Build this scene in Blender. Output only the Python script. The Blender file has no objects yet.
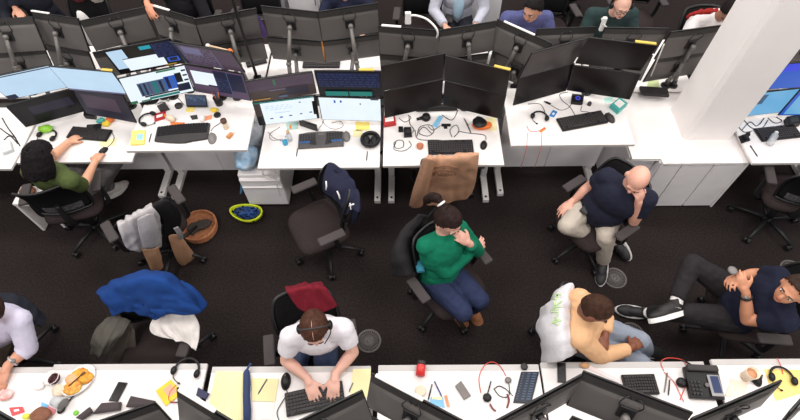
import bpy, bmesh, math, random
from mathutils import Vector, Matrix, Euler, Quaternion, noise as mnoise
random.seed(7)
SC = bpy.context.scene
COL = SC.collection
PI = math.pi
def R(d): return math.radians(d)

# ------------------------------------------------------------------ camera
F_PX, CAM_H, TH, YAW, ROLL = 511.56, 4.1613, 56.1486, 0.9412, -1.2472
cam_data = bpy.data.cameras.new('camera')
cam = bpy.data.objects.new('camera', cam_data); COL.objects.link(cam)
CAM_ROT = (Matrix.Rotation(R(YAW), 3, 'Z') @ Matrix.Rotation(R(90 - TH), 3, 'X') @ Matrix.Rotation(R(ROLL), 3, 'Z'))
cam.matrix_world = Matrix.Translation((0, 0, CAM_H)) @ CAM_ROT.to_4x4()
cam_data.sensor_width = 36.0; cam_data.sensor_fit = 'HORIZONTAL'
cam_data.lens = 36.0 * F_PX / 800.0
cam_data.clip_start = 0.05; cam_data.clip_end = 100
SC.camera = cam
CAMP = Vector((0, 0, CAM_H))
def ray(px, py): return CAM_ROT @ Vector(((px - 400) / F_PX, -(py - 210) / F_PX, -1.0))
def at(px, py, z):
    d = ray(px, py); return CAMP + d * ((z - CAM_H) / d.z)
def atY(px, py, Y):
    d = ray(px, py); return CAMP + d * (Y / d.y)

# ------------------------------------------------------------------ materials
def lin(c):
    r = []
    for v in c[:3]:
        v = v / 255.0
        r.append(v / 12.92 if v <= 0.04045 else ((v + 0.055) / 1.055) ** 2.4)
    return (r[0], r[1], r[2], 1.0)
MATS = {}
def mat(name, rgb, rough=0.55, metal=0.0, var=0.12, scale=8.0, bump=0.0, bscale=None, emit=0.0, spec=0.5, alpha=1.0, trans=0.0, rgb2=None, sheen=0.0):
    if name in MATS: return MATS[name]
    m = bpy.data.materials.new(name); m.use_nodes = True
    nt = m.node_tree; b = nt.nodes['Principled BSDF']
    tc = nt.nodes.new('ShaderNodeTexCoord')
    nz = nt.nodes.new('ShaderNodeTexNoise'); nz.inputs['Scale'].default_value = scale; nz.inputs['Detail'].default_value = 4
    nt.links.new(tc.outputs['Object'], nz.inputs['Vector'])
    rp = nt.nodes.new('ShaderNodeValToRGB')
    c = lin(rgb); c2 = lin(rgb2) if rgb2 else tuple(min(1, v * (1 + var)) for v in c[:3]) + (1,)
    c1 = c if rgb2 else tuple(v * (1 - var) for v in c[:3]) + (1,)
    rp.color_ramp.elements[0].color = c1; rp.color_ramp.elements[1].color = c2
    rp.color_ramp.elements[0].position = 0.3; rp.color_ramp.elements[1].position = 0.7
    nt.links.new(nz.outputs['Fac'], rp.inputs['Fac'])
    nt.links.new(rp.outputs['Color'], b.inputs['Base Color'])
    b.inputs['Roughness'].default_value = rough; b.inputs['Metallic'].default_value = metal
    b.inputs['Specular IOR Level'].default_value = spec
    if sheen: b.inputs['Sheen Weight'].default_value = sheen
    if emit:
        nt.links.new(rp.outputs['Color'], b.inputs['Emission Color']); b.inputs['Emission Strength'].default_value = emit
    if trans:
        b.inputs['Transmission Weight'].default_value = trans; b.inputs['IOR'].default_value = 1.25
    if alpha < 1: b.inputs['Alpha'].default_value = alpha
    if bump:
        n2 = nt.nodes.new('ShaderNodeTexNoise'); n2.inputs['Scale'].default_value = bscale or scale * 6; n2.inputs['Detail'].default_value = 5
        nt.links.new(tc.outputs['Object'], n2.inputs['Vector'])
        bp = nt.nodes.new('ShaderNodeBump'); bp.inputs['Strength'].default_value = bump; bp.inputs['Distance'].default_value = 0.01
        nt.links.new(n2.outputs['Fac'], bp.inputs['Height']); nt.links.new(bp.outputs['Normal'], b.inputs['Normal'])
    MATS[name] = m
    return m
def emis(name, rgb, s=1.0):                       # lit area of a display
    m = mat(name, rgb, rough=0.3, var=0.03, emit=s, spec=0.2); b = m.node_tree.nodes['Principled BSDF']
    for l in list(b.inputs['Base Color'].links): m.node_tree.links.remove(l)
    b.inputs['Base Color'].default_value = (.012, .012, .014, 1); return m

# ------------------------------------------------------------------ mesh builder
class MB:
    def __init__(s): s.bm = bmesh.new()
    def _xf(s, vs, M):
        if M is not None:
            for v in vs: v.co = M @ v.co
    def _mi(s, fs, mi):
        for f in fs: f.material_index = mi
    def box(s, c, d, bev=0.0, M=None, mi=0, seg=2, taper=None):
        r = bmesh.ops.create_cube(s.bm, size=1.0); vs = r['verts']
        for v in vs:
            k = 1.0
            if taper and v.co.z > 0: k = taper
            v.co = Vector((v.co.x * d[0] * k, v.co.y * d[1] * k, v.co.z * d[2]))
        fs = set(f for v in vs for f in v.link_faces)
        if bev > 0:
            es = list(set(e for v in vs for e in v.link_edges))
            rr = bmesh.ops.bevel(s.bm, geom=es, offset=min(bev, min(d) * 0.49), segments=seg, affect='EDGES', profile=0.5)
            vs = list(set(v for f in rr['faces'] for v in f.verts) | set(v for v in vs if v.is_valid))
            fs = set(f for v in vs for f in v.link_faces)
        s._mi(fs, mi)
        T = Matrix.Translation(c)
        s._xf(vs, M @ T if M is not None else T)
        return s
    def cyl(s, p0, p1, r0, r1=None, n=12, mi=0, cap=True):
        p0 = Vector(p0); p1 = Vector(p1); r1 = r0 if r1 is None else r1
        return s.tube([p0, p1], [r0, r1], n, mi, cap)
    def tube(s, pts, r, n=8, mi=0, cap=True, flat=1.0):
        pts = [Vector(p) for p in pts]; k = len(pts)
        rs = list(r) if isinstance(r, (list, tuple)) else [r] * k
        t0 = (pts[1] - pts[0]).normalized()
        up = Vector((0, 0, 1)) if abs(t0.z) < 0.9 else Vector((1, 0, 0))
        u = t0.cross(up).normalized(); rings = []
        for i, p in enumerate(pts):
            a = pts[max(0, i - 1)]; b = pts[min(k - 1, i + 1)]; t = (b - a)
            t = t.normalized() if t.length > 1e-9 else t0
            u = (u - t * u.dot(t)); u = u.normalized() if u.length > 1e-6 else t.orthogonal().normalized()
            w = t.cross(u)
            rings.append([s.bm.verts.new(p + (u * math.cos(2 * PI * j / n) + w * math.sin(2 * PI * j / n) * flat) * rs[i]) for j in range(n)])
        for i in range(k - 1):
            for j in range(n):
                f = s.bm.faces.new((rings[i][j], rings[i][(j + 1) % n], rings[i + 1][(j + 1) % n], rings[i + 1][j])); f.material_index = mi; f.smooth = True
        if cap:
            f = s.bm.faces.new(list(reversed(rings[0]))); f.material_index = mi
            f = s.bm.faces.new(rings[-1]); f.material_index = mi
        return s
    def lathe(s, prof, c=(0, 0, 0), n=20, mi=0, M=None, sx=1.0, sy=1.0):
        rings = []
        for (r, z) in prof:
            rings.append([s.bm.verts.new(Vector((c[0] + r * sx * math.cos(2 * PI * j / n), c[1] + r * sy * math.sin(2 * PI * j / n), c[2] + z))) for j in range(n)])
        for i in range(len(prof) - 1):
            for j in range(n):
                f = s.bm.faces.new((rings[i][j], rings[i][(j + 1) % n], rings[i + 1][(j + 1) % n], rings[i + 1][j])); f.material_index = mi; f.smooth = True
        for rg, rev in ((rings[0], True), (rings[-1], False)):
            f = s.bm.faces.new(list(reversed(rg)) if rev else rg); f.material_index = mi
        if M is not None:
            s._xf([v for rg in rings for v in rg], M)
        return s
    def ell(s, c, d, n=16, m=10, mi=0, M=None):
        r = bmesh.ops.create_uvsphere(s.bm, u_segments=n, v_segments=m, radius=1.0)
        for v in r['verts']: v.co = Vector((v.co.x * d[0], v.co.y * d[1], v.co.z * d[2]))
        T = Matrix.Translation(c); s._xf(r['verts'], M @ T if M is not None else T)
        for f in set(f for v in r['verts'] for f in v.link_faces): f.material_index = mi; f.smooth = True
        return s
    def quad(s, pts, mi=0):
        f = s.bm.faces.new([s.bm.verts.new(Vector(p)) for p in pts]); f.material_index = mi; return s
    def prism(s, poly, z0, z1, mi=0, M=None, bev=0.0):
        a = [s.bm.verts.new((x, y, z0)) for x, y in poly]; b = [s.bm.verts.new((x, y, z1)) for x, y in poly]
        n = len(poly); fs = [s.bm.faces.new(list(reversed(a))), s.bm.faces.new(b)]
        for i in range(n): fs.append(s.bm.faces.new((a[i], a[(i + 1) % n], b[(i + 1) % n], b[i])))
        vs = a + b
        if bev:
            es = list(set(e for f in fs[:2] for e in f.edges))
            rr = bmesh.ops.bevel(s.bm, geom=es, offset=bev, segments=2, affect='EDGES', profile=0.5)
            vs = list(set(v for v in vs if v.is_valid) | set(v for f in rr['faces'] for v in f.verts))
            fs = set(f for v in vs for f in v.link_faces)
        s._mi(fs, mi); s._xf(vs, M)
        return s
    def grid(s, fn, nu, nv, mi=0, closed=False):
        vs = [[s.bm.verts.new(Vector(fn(i / (nu - (0 if closed else 1)), j / (nv - 1)))) for j in range(nv)] for i in range(nu)]
        for i in range(nu if closed else nu - 1):
            for j in range(nv - 1):
                f = s.bm.faces.new((vs[i][j], vs[(i + 1) % nu][j], vs[(i + 1) % nu][j + 1], vs[i][j + 1])); f.material_index = mi; f.smooth = True
        return s
    def build(s, name, mats, parent=None, smooth=None, M=None):
        bmesh.ops.recalc_face_normals(s.bm, faces=s.bm.faces)
        if M is not None: bmesh.ops.transform(s.bm, matrix=M, verts=s.bm.verts)
        me = bpy.data.meshes.new(name); s.bm.to_mesh(me); s.bm.free()
        for m in (mats if isinstance(mats, (list, tuple)) else [mats]): me.materials.append(m)
        if smooth:
            for p in me.polygons: p.use_smooth = True
        o = bpy.data.objects.new(name, me); COL.objects.link(o)
        if parent is not None: o.parent = parent
        return o
def add_mod(o, kind, **kw):
    m = o.modifiers.new(kind.lower(), kind)
    for k, v in kw.items(): setattr(m, k, v)
    return m
def bake_mods(o):                                  # apply the modifiers of a freshly built object
    dg = bpy.context.evaluated_depsgraph_get(); dg.update()
    me = bpy.data.meshes.new_from_object(o.evaluated_get(dg)); old = o.data
    o.modifiers.clear(); o.data = me; me.name = old.name
    bpy.data.meshes.remove(old)
    return o
def tag(o, label=None, cat=None, group=None, kind=None):
    if label: o['label'] = label
    if cat: o['category'] = cat
    if group: o['group'] = group
    if kind: o['kind'] = kind
    return o
def thing(name, label, cat, loc=(0, 0, 0), rz=0.0, group=None, rot=None):
    o = bpy.data.objects.new(name, None); COL.objects.link(o); o.empty_display_size = 0.1
    o.location = loc
    o.rotation_euler = rot if rot is not None else (0, 0, rz)
    return tag(o, label, cat, group)
def dup(root, loc=None, rz=None, label=None, group=None, keep=None):
    r = root.copy(); COL.objects.link(r)
    if loc is not None: r.location = loc
    if rz is not None: r.rotation_euler = (0, 0, rz)
    if label: r['label'] = label
    if group: r['group'] = group
    for ch in list(root.children):
        if keep and not keep(ch): continue
        c = ch.copy(); COL.objects.link(c); c.parent = r
        for g in list(ch.children):
            d = g.copy(); COL.objects.link(d); d.parent = c
    return r
def struct(o): o['kind'] = 'structure'; return o
def smooth_pts(pts, k=6):                           # Catmull-Rom through the points
    pts = [Vector(p) for p in pts]; out = []
    for i in range(len(pts) - 1):
        p0 = pts[max(0, i - 1)]; p1 = pts[i]; p2 = pts[i + 1]; p3 = pts[min(len(pts) - 1, i + 2)]
        for j in range(k):
            t = j / k
            out.append(0.5 * ((2 * p1) + (p2 - p0) * t + (2 * p0 - 5 * p1 + 4 * p2 - p3) * t * t + (3 * p1 - p0 - 3 * p2 + p3) * t ** 3))
    out.append(pts[-1]); return out

# shared materials
WHITE = mat('white_laminate', (238, 233, 231), 0.45, var=0.02)
EDGEG = mat('grey_edge', (196, 192, 190), 0.5, var=0.03)
PANELG = mat('panel_grey', (236, 233, 235), 0.5, var=0.03)
WMETAL = mat('white_metal', (226, 222, 220), 0.4, var=0.03)
BLACKP = mat('black_plastic', (24, 23, 24), 0.45, var=0.1)
DARKP = mat('dark_plastic', (44, 42, 42), 0.5, var=0.1)
SHELL = mat('monitor_shell', (92, 88, 86), 0.45, var=0.04)
SHELLD = mat('monitor_shell_dark', (48, 46, 45), 0.5, var=0.06)
GLASS = mat('screen_glass', (16, 13, 14), 0.18, var=0.3, scale=3, spec=0.6)
ARMG = mat('arm_grey', (110, 106, 103), 0.4, var=0.05, metal=0.2)
FABB = mat('black_fabric', (30, 27, 28), 0.9, var=0.25, scale=60, bump=0.3, bscale=300, spec=.15)
ARMPAD = mat('grey_pad', (72, 67, 67), 0.8, var=0.06, spec=.2)
CABLEB = mat('cable_black', (22, 21, 22), 0.5)
CABLEW = mat('cable_white', (222, 218, 214), 0.5)
# ================================================================== light
w = bpy.data.worlds.new('world'); SC.world = w; w.use_nodes = True
w.node_tree.nodes['Background'].inputs['Color'].default_value = (1.0, 0.97, 0.95, 1); w.node_tree.nodes['Background'].inputs['Strength'].default_value = 0.32
k = 0
for gx in (-5.4, -1.8, 1.8, 5.4):
    for gy in (-1.6, 1.4, 4.4, 7.4):
        ld = bpy.data.lights.new('ceiling_panel_light', 'AREA'); ld.shape = 'RECTANGLE'; ld.size = 1.5; ld.size_y = 1.0
        ld.energy = 76; ld.color = (1.0, 0.955, 0.92)
        lo = bpy.data.objects.new('ceiling_panel_light', ld); COL.objects.link(lo); lo.location = (gx, gy, 5.4)
SC.view_settings.view_transform = 'Standard'; SC.view_settings.look = 'None'
SC.view_settings.exposure = 0.0
SC.cycles.use_denoising = True
SC.cycles.max_bounces = 6

# ================================================================== setting
CARPET = mat('carpet', (32, 27, 27), 0.95, scale=70, rgb2=(53, 46, 45), bump=0.5, bscale=500, spec=0.1)
b = MB(); b.quad([(-9, -2.5, 0), (9, -2.5, 0), (9, 10.5, 0), (-9, 10.5, 0)])
struct(b.build('floor', CARPET))
# white column rising through the cabinet: rounded corner guards, two visible faces
COLM = mat('column_paint', (245, 240, 238), 0.7, var=0.015, scale=5, bump=0.12, bscale=120)
b = MB()
cx0, cx1, cy0, cy1 = 2.49, 2.925, 3.055, 3.46
b.prism([(cx0 + .03, cy0), (cx1 - .03, cy0), (cx1, cy0 + .03), (cx1, cy1 - .03), (cx1 - .03, cy1), (cx0 + .03, cy1), (cx0, cy1 - .03), (cx0, cy0 + .03)], .6885, 5.2)
for dx in (0.004,):
    b.box((cx0 + .008, cy0 + .055, 2.945), (0.02, 0.014, 4.51), 0.004); b.box((cx0 + .055, cy0 + .008, 2.945), (0.014, 0.02, 4.51), 0.004)
col = b.build('column', COLM); struct(col)

# cabinet that wraps the foot of the column
def cab():
    t = thing('storage_cabinet', 'low white storage cabinet wrapped around the foot of the white column', 'cabinet', (2.6, 2.81, 0))
    lx = lambda x: x - 2.6
    b = MB(); b.box((lx(2.60), .42, .01 + .325), (.745, .82, .65)); b.build('carcass', PANELG, t)
    b = MB(); b.box((lx(2.10), .44, .335), (.235, .74, .65)); b.build('side_carcass', PANELG, t)
    b = MB()
    b.prism([(lx(1.985), .035), (lx(2.235), .035), (lx(2.235), -.02), (lx(2.985), -.02), (lx(2.985), .86), (lx(1.985), .86)], .662, .688, bev=.003)
    b.build('worktop', WHITE, t)
    for x0, x1 in ((2.235, 2.415), (2.42, 2.695), (2.70, 2.968)):
        d = MB(); d.box((lx((x0 + x1) / 2), -.004, .335), (x1 - x0 - .006, .016, .62), .003); d.build('door', PANELG, t)
    d = MB(); d.box((lx(2.978), .4, .335), (.018, .84, .655), .003); d.build('end_panel', WHITE, t)
    d = MB(); d.box((lx(2.6), .03, .012), (.74, .03, .024)); d.build('plinth', BLACKP, t)
cab()

def desk(name_label, x0, x1, yf, z, depth=0.70, flip=1, group='white desks of the front row', panel=True, legs=(1, 1), handle=False, band=False, pz=.11):
    """sit-stand desk; flip=1: front edge at yf and body behind it (+Y); -1: body towards -Y"""
    cx = (x0 + x1) / 2; wd = x1 - x0
    t = thing('desk', name_label, 'desk', (cx, yf, 0), 0, group)
    b = MB(); b.box((0, flip * depth / 2, z - .0125), (wd, depth, .025), .004); b.build('tabletop', WHITE, t)
    if band:
        b = MB(); b.box((0, flip * .020, z + .0008), (wd - .004, .040, .0016)); o = b.build('edge_band', EDGEG, t); tag(o, 'grey rounded front edge')
    else:
        b = MB(); b.box((0, -flip * .0012, z - .0125), (wd - .004, .003, .022)); b.build('edge_band', EDGEG, t)
    for s, on in zip((-1, 1), legs):
        if not on: continue
        b = MB(); lx = s * (wd / 2 - .055)
        b.box((lx, flip * .42, .03), (.062, .60, .05), .006)
        b.box((lx, flip * .46, (z - .03) / 2 + .03), (.06, .09, z - .09), .006)
        b.box((lx, flip * .36, z - .045), (.05, .56, .035), .004)
        leg = b.build('leg', WMETAL, t)
        b = MB(); b.cyl((lx, flip * .16, .055), (lx, flip * .16, .0575), .012, n=10); o = b.build('foot_screw', BLACKP, leg); o.parent = leg
    if panel:
        b = MB(); yp = flip * .42; hz = z - .06
        for i in (-1, 1):
            b.box((i * (wd - .02) / 4, yp, (hz + pz) / 2), ((wd - .02) / 2 - .004, .018, hz - pz), .003)
        p = b.build('modesty_panel', PANELG, t)
        if handle:
            b = MB(); b.box((.02, yp - .012, hz - .12), (.10, .012, .014), .003); b.build('panel_slot', BLACKP, p)
    return t

FR = [
 ('white desk at far left cropped by the photo edge, beside the woman in green', -4.45, -3.395, 2.76, .735, False, (1, 1), False),
 ('white desk where the black-haired woman in olive green works', -3.378, -2.366, 2.83, .732, True, (1, 1), False),
 ('raised white desk with the curved black keyboard and colourful trading screens', -2.336, -1.318, 2.81, .898, True, (1, 1), True),
 ('white desk with the split grey keyboard and two bright white lower screens', -1.262, -.212, 2.745, .73, False, (1, 1), False),
 ('white desk behind the tan hooded sweatshirt, cluttered with black cables', -.184, .852, 2.745, .748, False, (1, 1), False),
 ('raised white desk with blue card and headset beside the column cabinet', .892, 1.922, 2.82, .91, True, (1, 1), False),
 ('white desk right of the column with water bottle and black keyboard', 2.952, 4.05, 2.74, .745, False, (1, 1), False),
]
for lab, x0, x1, yf, z, pan, legs, hd in FR: desk(lab, x0, x1, yf, z, .74 if z < .8 else .68, 1, 'white desks of the front row', pan, legs, hd)
NR = [
 ('white desk at lower left corner under the lavender shirt man', -3.45, -2.375, 1.045, .735),
 ('white desk with the plate of food and the bowl of beans', -2.372, -1.335, 1.06, .745),
 ('white desk where the man in the white shirt types', -1.30, -.235, 1.04, .738),
 ('white desk with the red jar and the unplugged headset', -.185, .885, 1.045, .738),
 ('white desk with the black desk telephone at its right end', .90, 1.985, 1.058, .738),
 ('white desk at lower right with the coffee cup', 2.035, 3.1, 1.072, .742),
]
for lab, x0, x1, yf, z in NR: desk(lab, x0, x1, yf, z, .78, -1, 'white desks of the near row', False, (1, 1), False, True)
BK = [(-4.5, -3.6), (-3.58, -2.56), (-2.54, -1.36), (-1.34, -.2), (-.18, .86), (.88, 1.76), (1.78, 2.75), (3.0, 4.1)]
BL = ['behind the far left monitor backs', 'under the hand pointing at the monitors', 'under the monitor backs beside the black pole', 'behind the orange-strip monitor backs', 'in front of the grey-jacketed person', 'in front of the man in the blue t-shirt', 'in front of the man wearing headphones', 'right of the column']
for (x0, x1), l in zip(BK, BL): desk('white back row desk ' + l, x0, x1, 4.38, .735, .74, -1, 'white desks of the back row', False)
# long low cable spine between the two rows
for (x0, x1), l in (((-4.5, -2.32), 'left half beyond the bright blue-white screens'), ((-2.30, 0.0), 'middle stretch behind the white lower screens'), ((.02, 1.95), 'right stretch ending at the column')):
    t = thing('cable_spine', 'grey cable spine between desk rows, ' + l, 'cable tray', ((x0 + x1) / 2, 3.575, 0))
    b = MB(); b.box((0, 0, .33), (x1 - x0, .06, .66), .004); b.build('panel', PANELG, t)
    b = MB(); b.box((0, 0, .672), (x1 - x0, .09, .022), .003); b.build('cap', SHELLD, t)
# ================================================================== monitors
MW, MH = .535, .297
SCR_DARK = mat('screen_dark', (26, 20, 22), 0.3, var=0.5, scale=4, spec=0.25)
MON = {}
def monitor(key, pose, label, group, facing=1, content=None, w=MW, h=MH, glass=None, vesa=True, cap=None, zoff=0, cable=True, bank=0):
    x, y, z, yaw, tilt, roll = pose
    Rm = Matrix.Rotation(R(yaw), 4, 'Z') @ Matrix.Rotation(R(tilt), 4, 'X') @ Matrix.Rotation(R(roll), 4, 'Y')
    if facing < 0: Rm = Rm @ Matrix.Rotation(PI, 4, 'Z')
    root = thing('monitor', label, 'monitor', (x, y, z), 0, group, rot=Rm.to_euler())
    # local: screen faces -Y, X right as the user sees it, Z up
    b = MB()
    b.box((0, .006, 0), (w, .012, h), .004, mi=0)
    b.build('bezel', BLACKP, root)
    b = MB()                                             # back cover: flat panel with a ridge and a vented top band
    def cov(u, v):
        xx = (u - .5) * (w - .012); zz = (v - .5) * (h - .012)
        d = .016 + .014 * (1 - (2 * abs(u - .5)) ** 4) * (1 - (2 * abs(v - .5)) ** 4)
        if v > .76: d = .016 + .004 * (1 - (2 * abs(u - .5)) ** 4)
        return (xx, d, zz)
    b.grid(cov, 13, 21)
    for f in b.bm.faces:
        f.material_index = 1 if f.calc_center_median().z > (.77 - .5) * h else 0
    back = b.build('back_cover', [SHELL, SHELLD], root)
    if vesa:
        b = MB(); b.box((0, .036, .0), (.085, .014, .085), .004); b.cyl((0, .04, 0), (0, .068, 0), .022, n=12); b.build('mount_plate', BLACKP, root)
        if cable:
            b = MB()
            for s in (-1, 1):
                b.tube(smooth_pts([(s * .045, .022, .02), (s * .055, .05, .09), (s * .03, .04, .125), (s * .01, .03, .10)], 4), .0035, 5)
            b.build('cable', CABLEB, root)
    b = MB(); e = .007
    mats = [glass or SCR_DARK]
    b.quad([(-w / 2 + e, -.0006, -h / 2 + e), (w / 2 - e, -.0006, -h / 2 + e), (w / 2 - e, -.0006, h / 2 - e), (-w / 2 + e, -.0006, h / 2 - e)])
    if content:
        iw = w - 2 * e; ih = h - 2 * e
        for i, (u0, v0, u1, v1, mm) in enumerate(content):   # u right, v down, 0..1
            if mm not in mats: mats.append(mm)
            yy = -.0008 - .00015 * i
            P = lambda u, v: (-iw / 2 + u * iw, yy, ih / 2 - v * ih)
            b.quad([P(u0, v1), P(u1, v1), P(u1, v0), P(u0, v0)], mats.index(mm))
    s = b.build('screen', mats, root)
    if cap is not None:
        b = MB(); L, mcap, off = cap
        b.box((off, .012, h / 2 + .006), (L, .022, .012), .003); o = b.build('top_strip', mcap, root)
    MON[key] = root
    return root
def arm(root, Rm, top, elbow, foot, r=.02, m=ARMG):
    inv = (Matrix.Translation(root.location) @ Rm).inverted()
    f = inv @ Vector(foot); T = inv @ Vector(top); E_ = inv @ Vector(elbow)
    up = (inv.to_3x3() @ Vector((0, 0, 1)))
    b = MB(); b.tube([f, f + up * .06, E_], [r * 1.1, r * .9, r], 12); b.ell(E_, (r * 1.25,) * 3)
    b.tube([E_, T], [r, r * .85], 12); b.ell(T, (r * 1.2,) * 3); a = b.build('monitor_arm', m, root)
    b = MB(); b.cyl(f + up * .001, f + up * .012, .045, n=16); b.cyl(f + up * .01, f + up * .07, .026, .022, 14); b.build('clamp', DARKP, a)

# ---- display contents (front row): lit areas, plus reflections painted on two dark screens
LB = emis('display_pale_blue', (190, 218, 241), 1.0); WHT = emis('display_white', (232, 243, 251), 1.05)
NAVY = emis('display_navy', (24, 34, 74), 0.5); NAVY2 = emis('display_navy_text', (70, 88, 150), 0.45); BLK = emis('display_black', (9, 9, 14), 0.15)
TEAL = emis('display_teal', (16, 150, 140), 0.6); CYAN = emis('display_cyan', (40, 190, 215), 0.6); BLUE = emis('display_blue', (40, 96, 205), 0.85)
ROYAL = emis('display_royal', (58, 74, 222), 0.95); SKY = emis('display_sky', (110, 176, 220), 0.95); MAROON = emis('display_maroon', (96, 76, 104), 0.7)
MGRAY = emis('display_dusk', (84, 68, 84), 0.7); ORNG = emis('display_orange', (206, 160, 60), 0.6); GRYL = emis('display_grey', (134, 128, 166), 0.6)
STEEL = emis('display_steel', (96, 130, 170), 0.5); GREEN = emis('display_green', (60, 150, 100), 0.5); SLATE = emis('display_slate', (52, 48, 68), 0.5); BROWN = emis('display_brown', (78, 62, 56), 0.6)
rnd = random.Random(3)
def textlines(u0, v0, u1, v1, n, m, fill=.8):
    out = []
    for i in range(n):
        vv = v0 + (v1 - v0) * (i + .25) / n
        uu = u0
        while uu < u1 - .02:
            L = rnd.uniform(.02, .09) * fill
            out.append((uu, vv, min(u1, uu + L), vv + (v1 - v0) / n * .35, m)); uu += L + rnd.uniform(.01, .05)
    return out
CT = {
 'A1': [(.0, .0, 1, 1, LB), (0, .03, 1, .07, SLATE), (0, .0, .12, .03, NAVY), (0, .82, .16, 1, NAVY)],
 'A2': [(0, 0, 1, 1, LB), (0, .93, 1, 1, GRYL)],
 'A3': [(0, .0, 1, 1, BLK), (.25, .25, .9, .6, SLATE)],  # slate patch is a painted reflection on the black screen
 'A4': [(0, 0, 1, 1, SLATE), (.1, .2, .8, .7, MGRAY)],  # violet greys paint the reflection on this dark screen
 'B1': [(0, 0, 1, 1, BLK), (.02, .05, .26, .42, LB), (.02, .42, .17, .80, LB), (.17, .45, .76, .93, WHT), (.5, .06, .67, .2, CYAN), (.68, .03, .99, .62, NAVY)] + textlines(.69, .06, .97, .6, 9, NAVY2) + [(.8, .64, .98, .84, BLUE), (.83, .67, .95, .8, NAVY), (.72, .9, .9, .95, ORNG)],
 'B2': [(0, 0, 1, 1, WHT), (.2, .3, .62, .8, STEEL), (.62, .25, .8, .75, BLUE), (.22, .34, .25, .78, NAVY), (.29, .34, .32, .78, NAVY), (.36, .34, .38, .78, MAROON), (.43, .34, .48, .78, TEAL), (.53, .34, .57, .78, NAVY), (.64, .28, .69, .7, NAVY), (.72, .28, .74, .7, STEEL), (.24, .8, .78, .86, BLK), (.8, .2, .9, .56, BLK), (.78, .62, .98, .9, NAVY), (.3, .88, .78, .97, TEAL), (.16, .94, .32, .99, GREEN), (0, .9, .1, 1, GREEN), (.92, .12, .99, .18, NAVY), (.92, .3, .99, .36, NAVY), (.92, .48, .99, .54, NAVY), (.55, 0, .85, .06, GREEN)],
 'B3': [(0, 0, 1, 1, MGRAY), (.12, .08, .44, .42, GRYL), (0, .0, .06, 1, NAVY)] + textlines(.08, .1, .62, .9, 8, GRYL) + textlines(.1, .5, .6, .95, 5, MAROON) + [(.66, 0, .675, 1, GRYL)] + textlines(.7, .2, .98, .7, 5, MAROON),
 'B4': [(0, 0, 1, 1, MAROON), (.05, .16, .48, .66, WHT), (.3, .62, .5, .68, NAVY), (.46, .04, .7, .86, NAVY), (.71, .06, .97, .72, NAVY)] + textlines(.47, .3, .69, .8, 6, NAVY2) + [(.7, 0, .712, 1, STEEL), (.02, .85, .4, .97, MGRAY)],
 'C1': [(0, 0, 1, 1, BROWN), (.0, .0, 1, .5, MGRAY)] + textlines(.08, .15, .95, .4, 4, MAROON) + [(.4, .02, .43, .3, GREEN), (.3, .5, .9, .53, GRYL), (.02, .85, .28, .9, ORNG), (.42, .82, .56, .9, STEEL), (.55, .5, .9, .85, SLATE)],
 'C2': [(.1, .0, .97, 1, WHT), (0, 0, .1, 1, BROWN), (0, .6, .1, 1, BLK), (.0, .0, .97, .05, TEAL), (.93, .2, 1, .8, BLK)] + textlines(.16, .18, .6, .4, 3, LB) + [(.2, .72, .25, .77, STEEL), (.36, .7, .41, .76, BLUE), (.52, .68, .57, .73, STEEL), (.7, .66, .74, .71, STEEL), (.86, .64, .91, .69, STEEL), (.3, .5, .55, .53, LB), (.72, .15, .75, .19, NAVY)],
 'C3': [(0, 0, 1, 1, BLK), (.02, .04, .98, .62, NAVY)] + textlines(.03, .08, .97, .6, 6, NAVY2) + [(.0, .62, 1, .66, BLK), (.1, .76, .46, .95, TEAL), (.48, .76, .84, .95, TEAL)],
 'C4': [(.0, .0, 1, 1, WHT), (.24, .1, .27, .22, BLUE), (.34, .1, .37, .2, BLUE), (.66, .2, .68, .27, STEEL), (.84, .0, .97, .05, NAVY)],
 'F1': [(0, 0, 1, 1, ROYAL), (0, .3, .5, 1, BLUE)], 'F2': [(0, 0, 1, 1, SKY), (.1, .1, .5, .5, STEEL)], 'F3': [(0, 0, 1, 1, BLUE), (.06, .04, 1, .96, SKY), (.3, .2, .8, .8, STEEL)],
}
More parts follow.
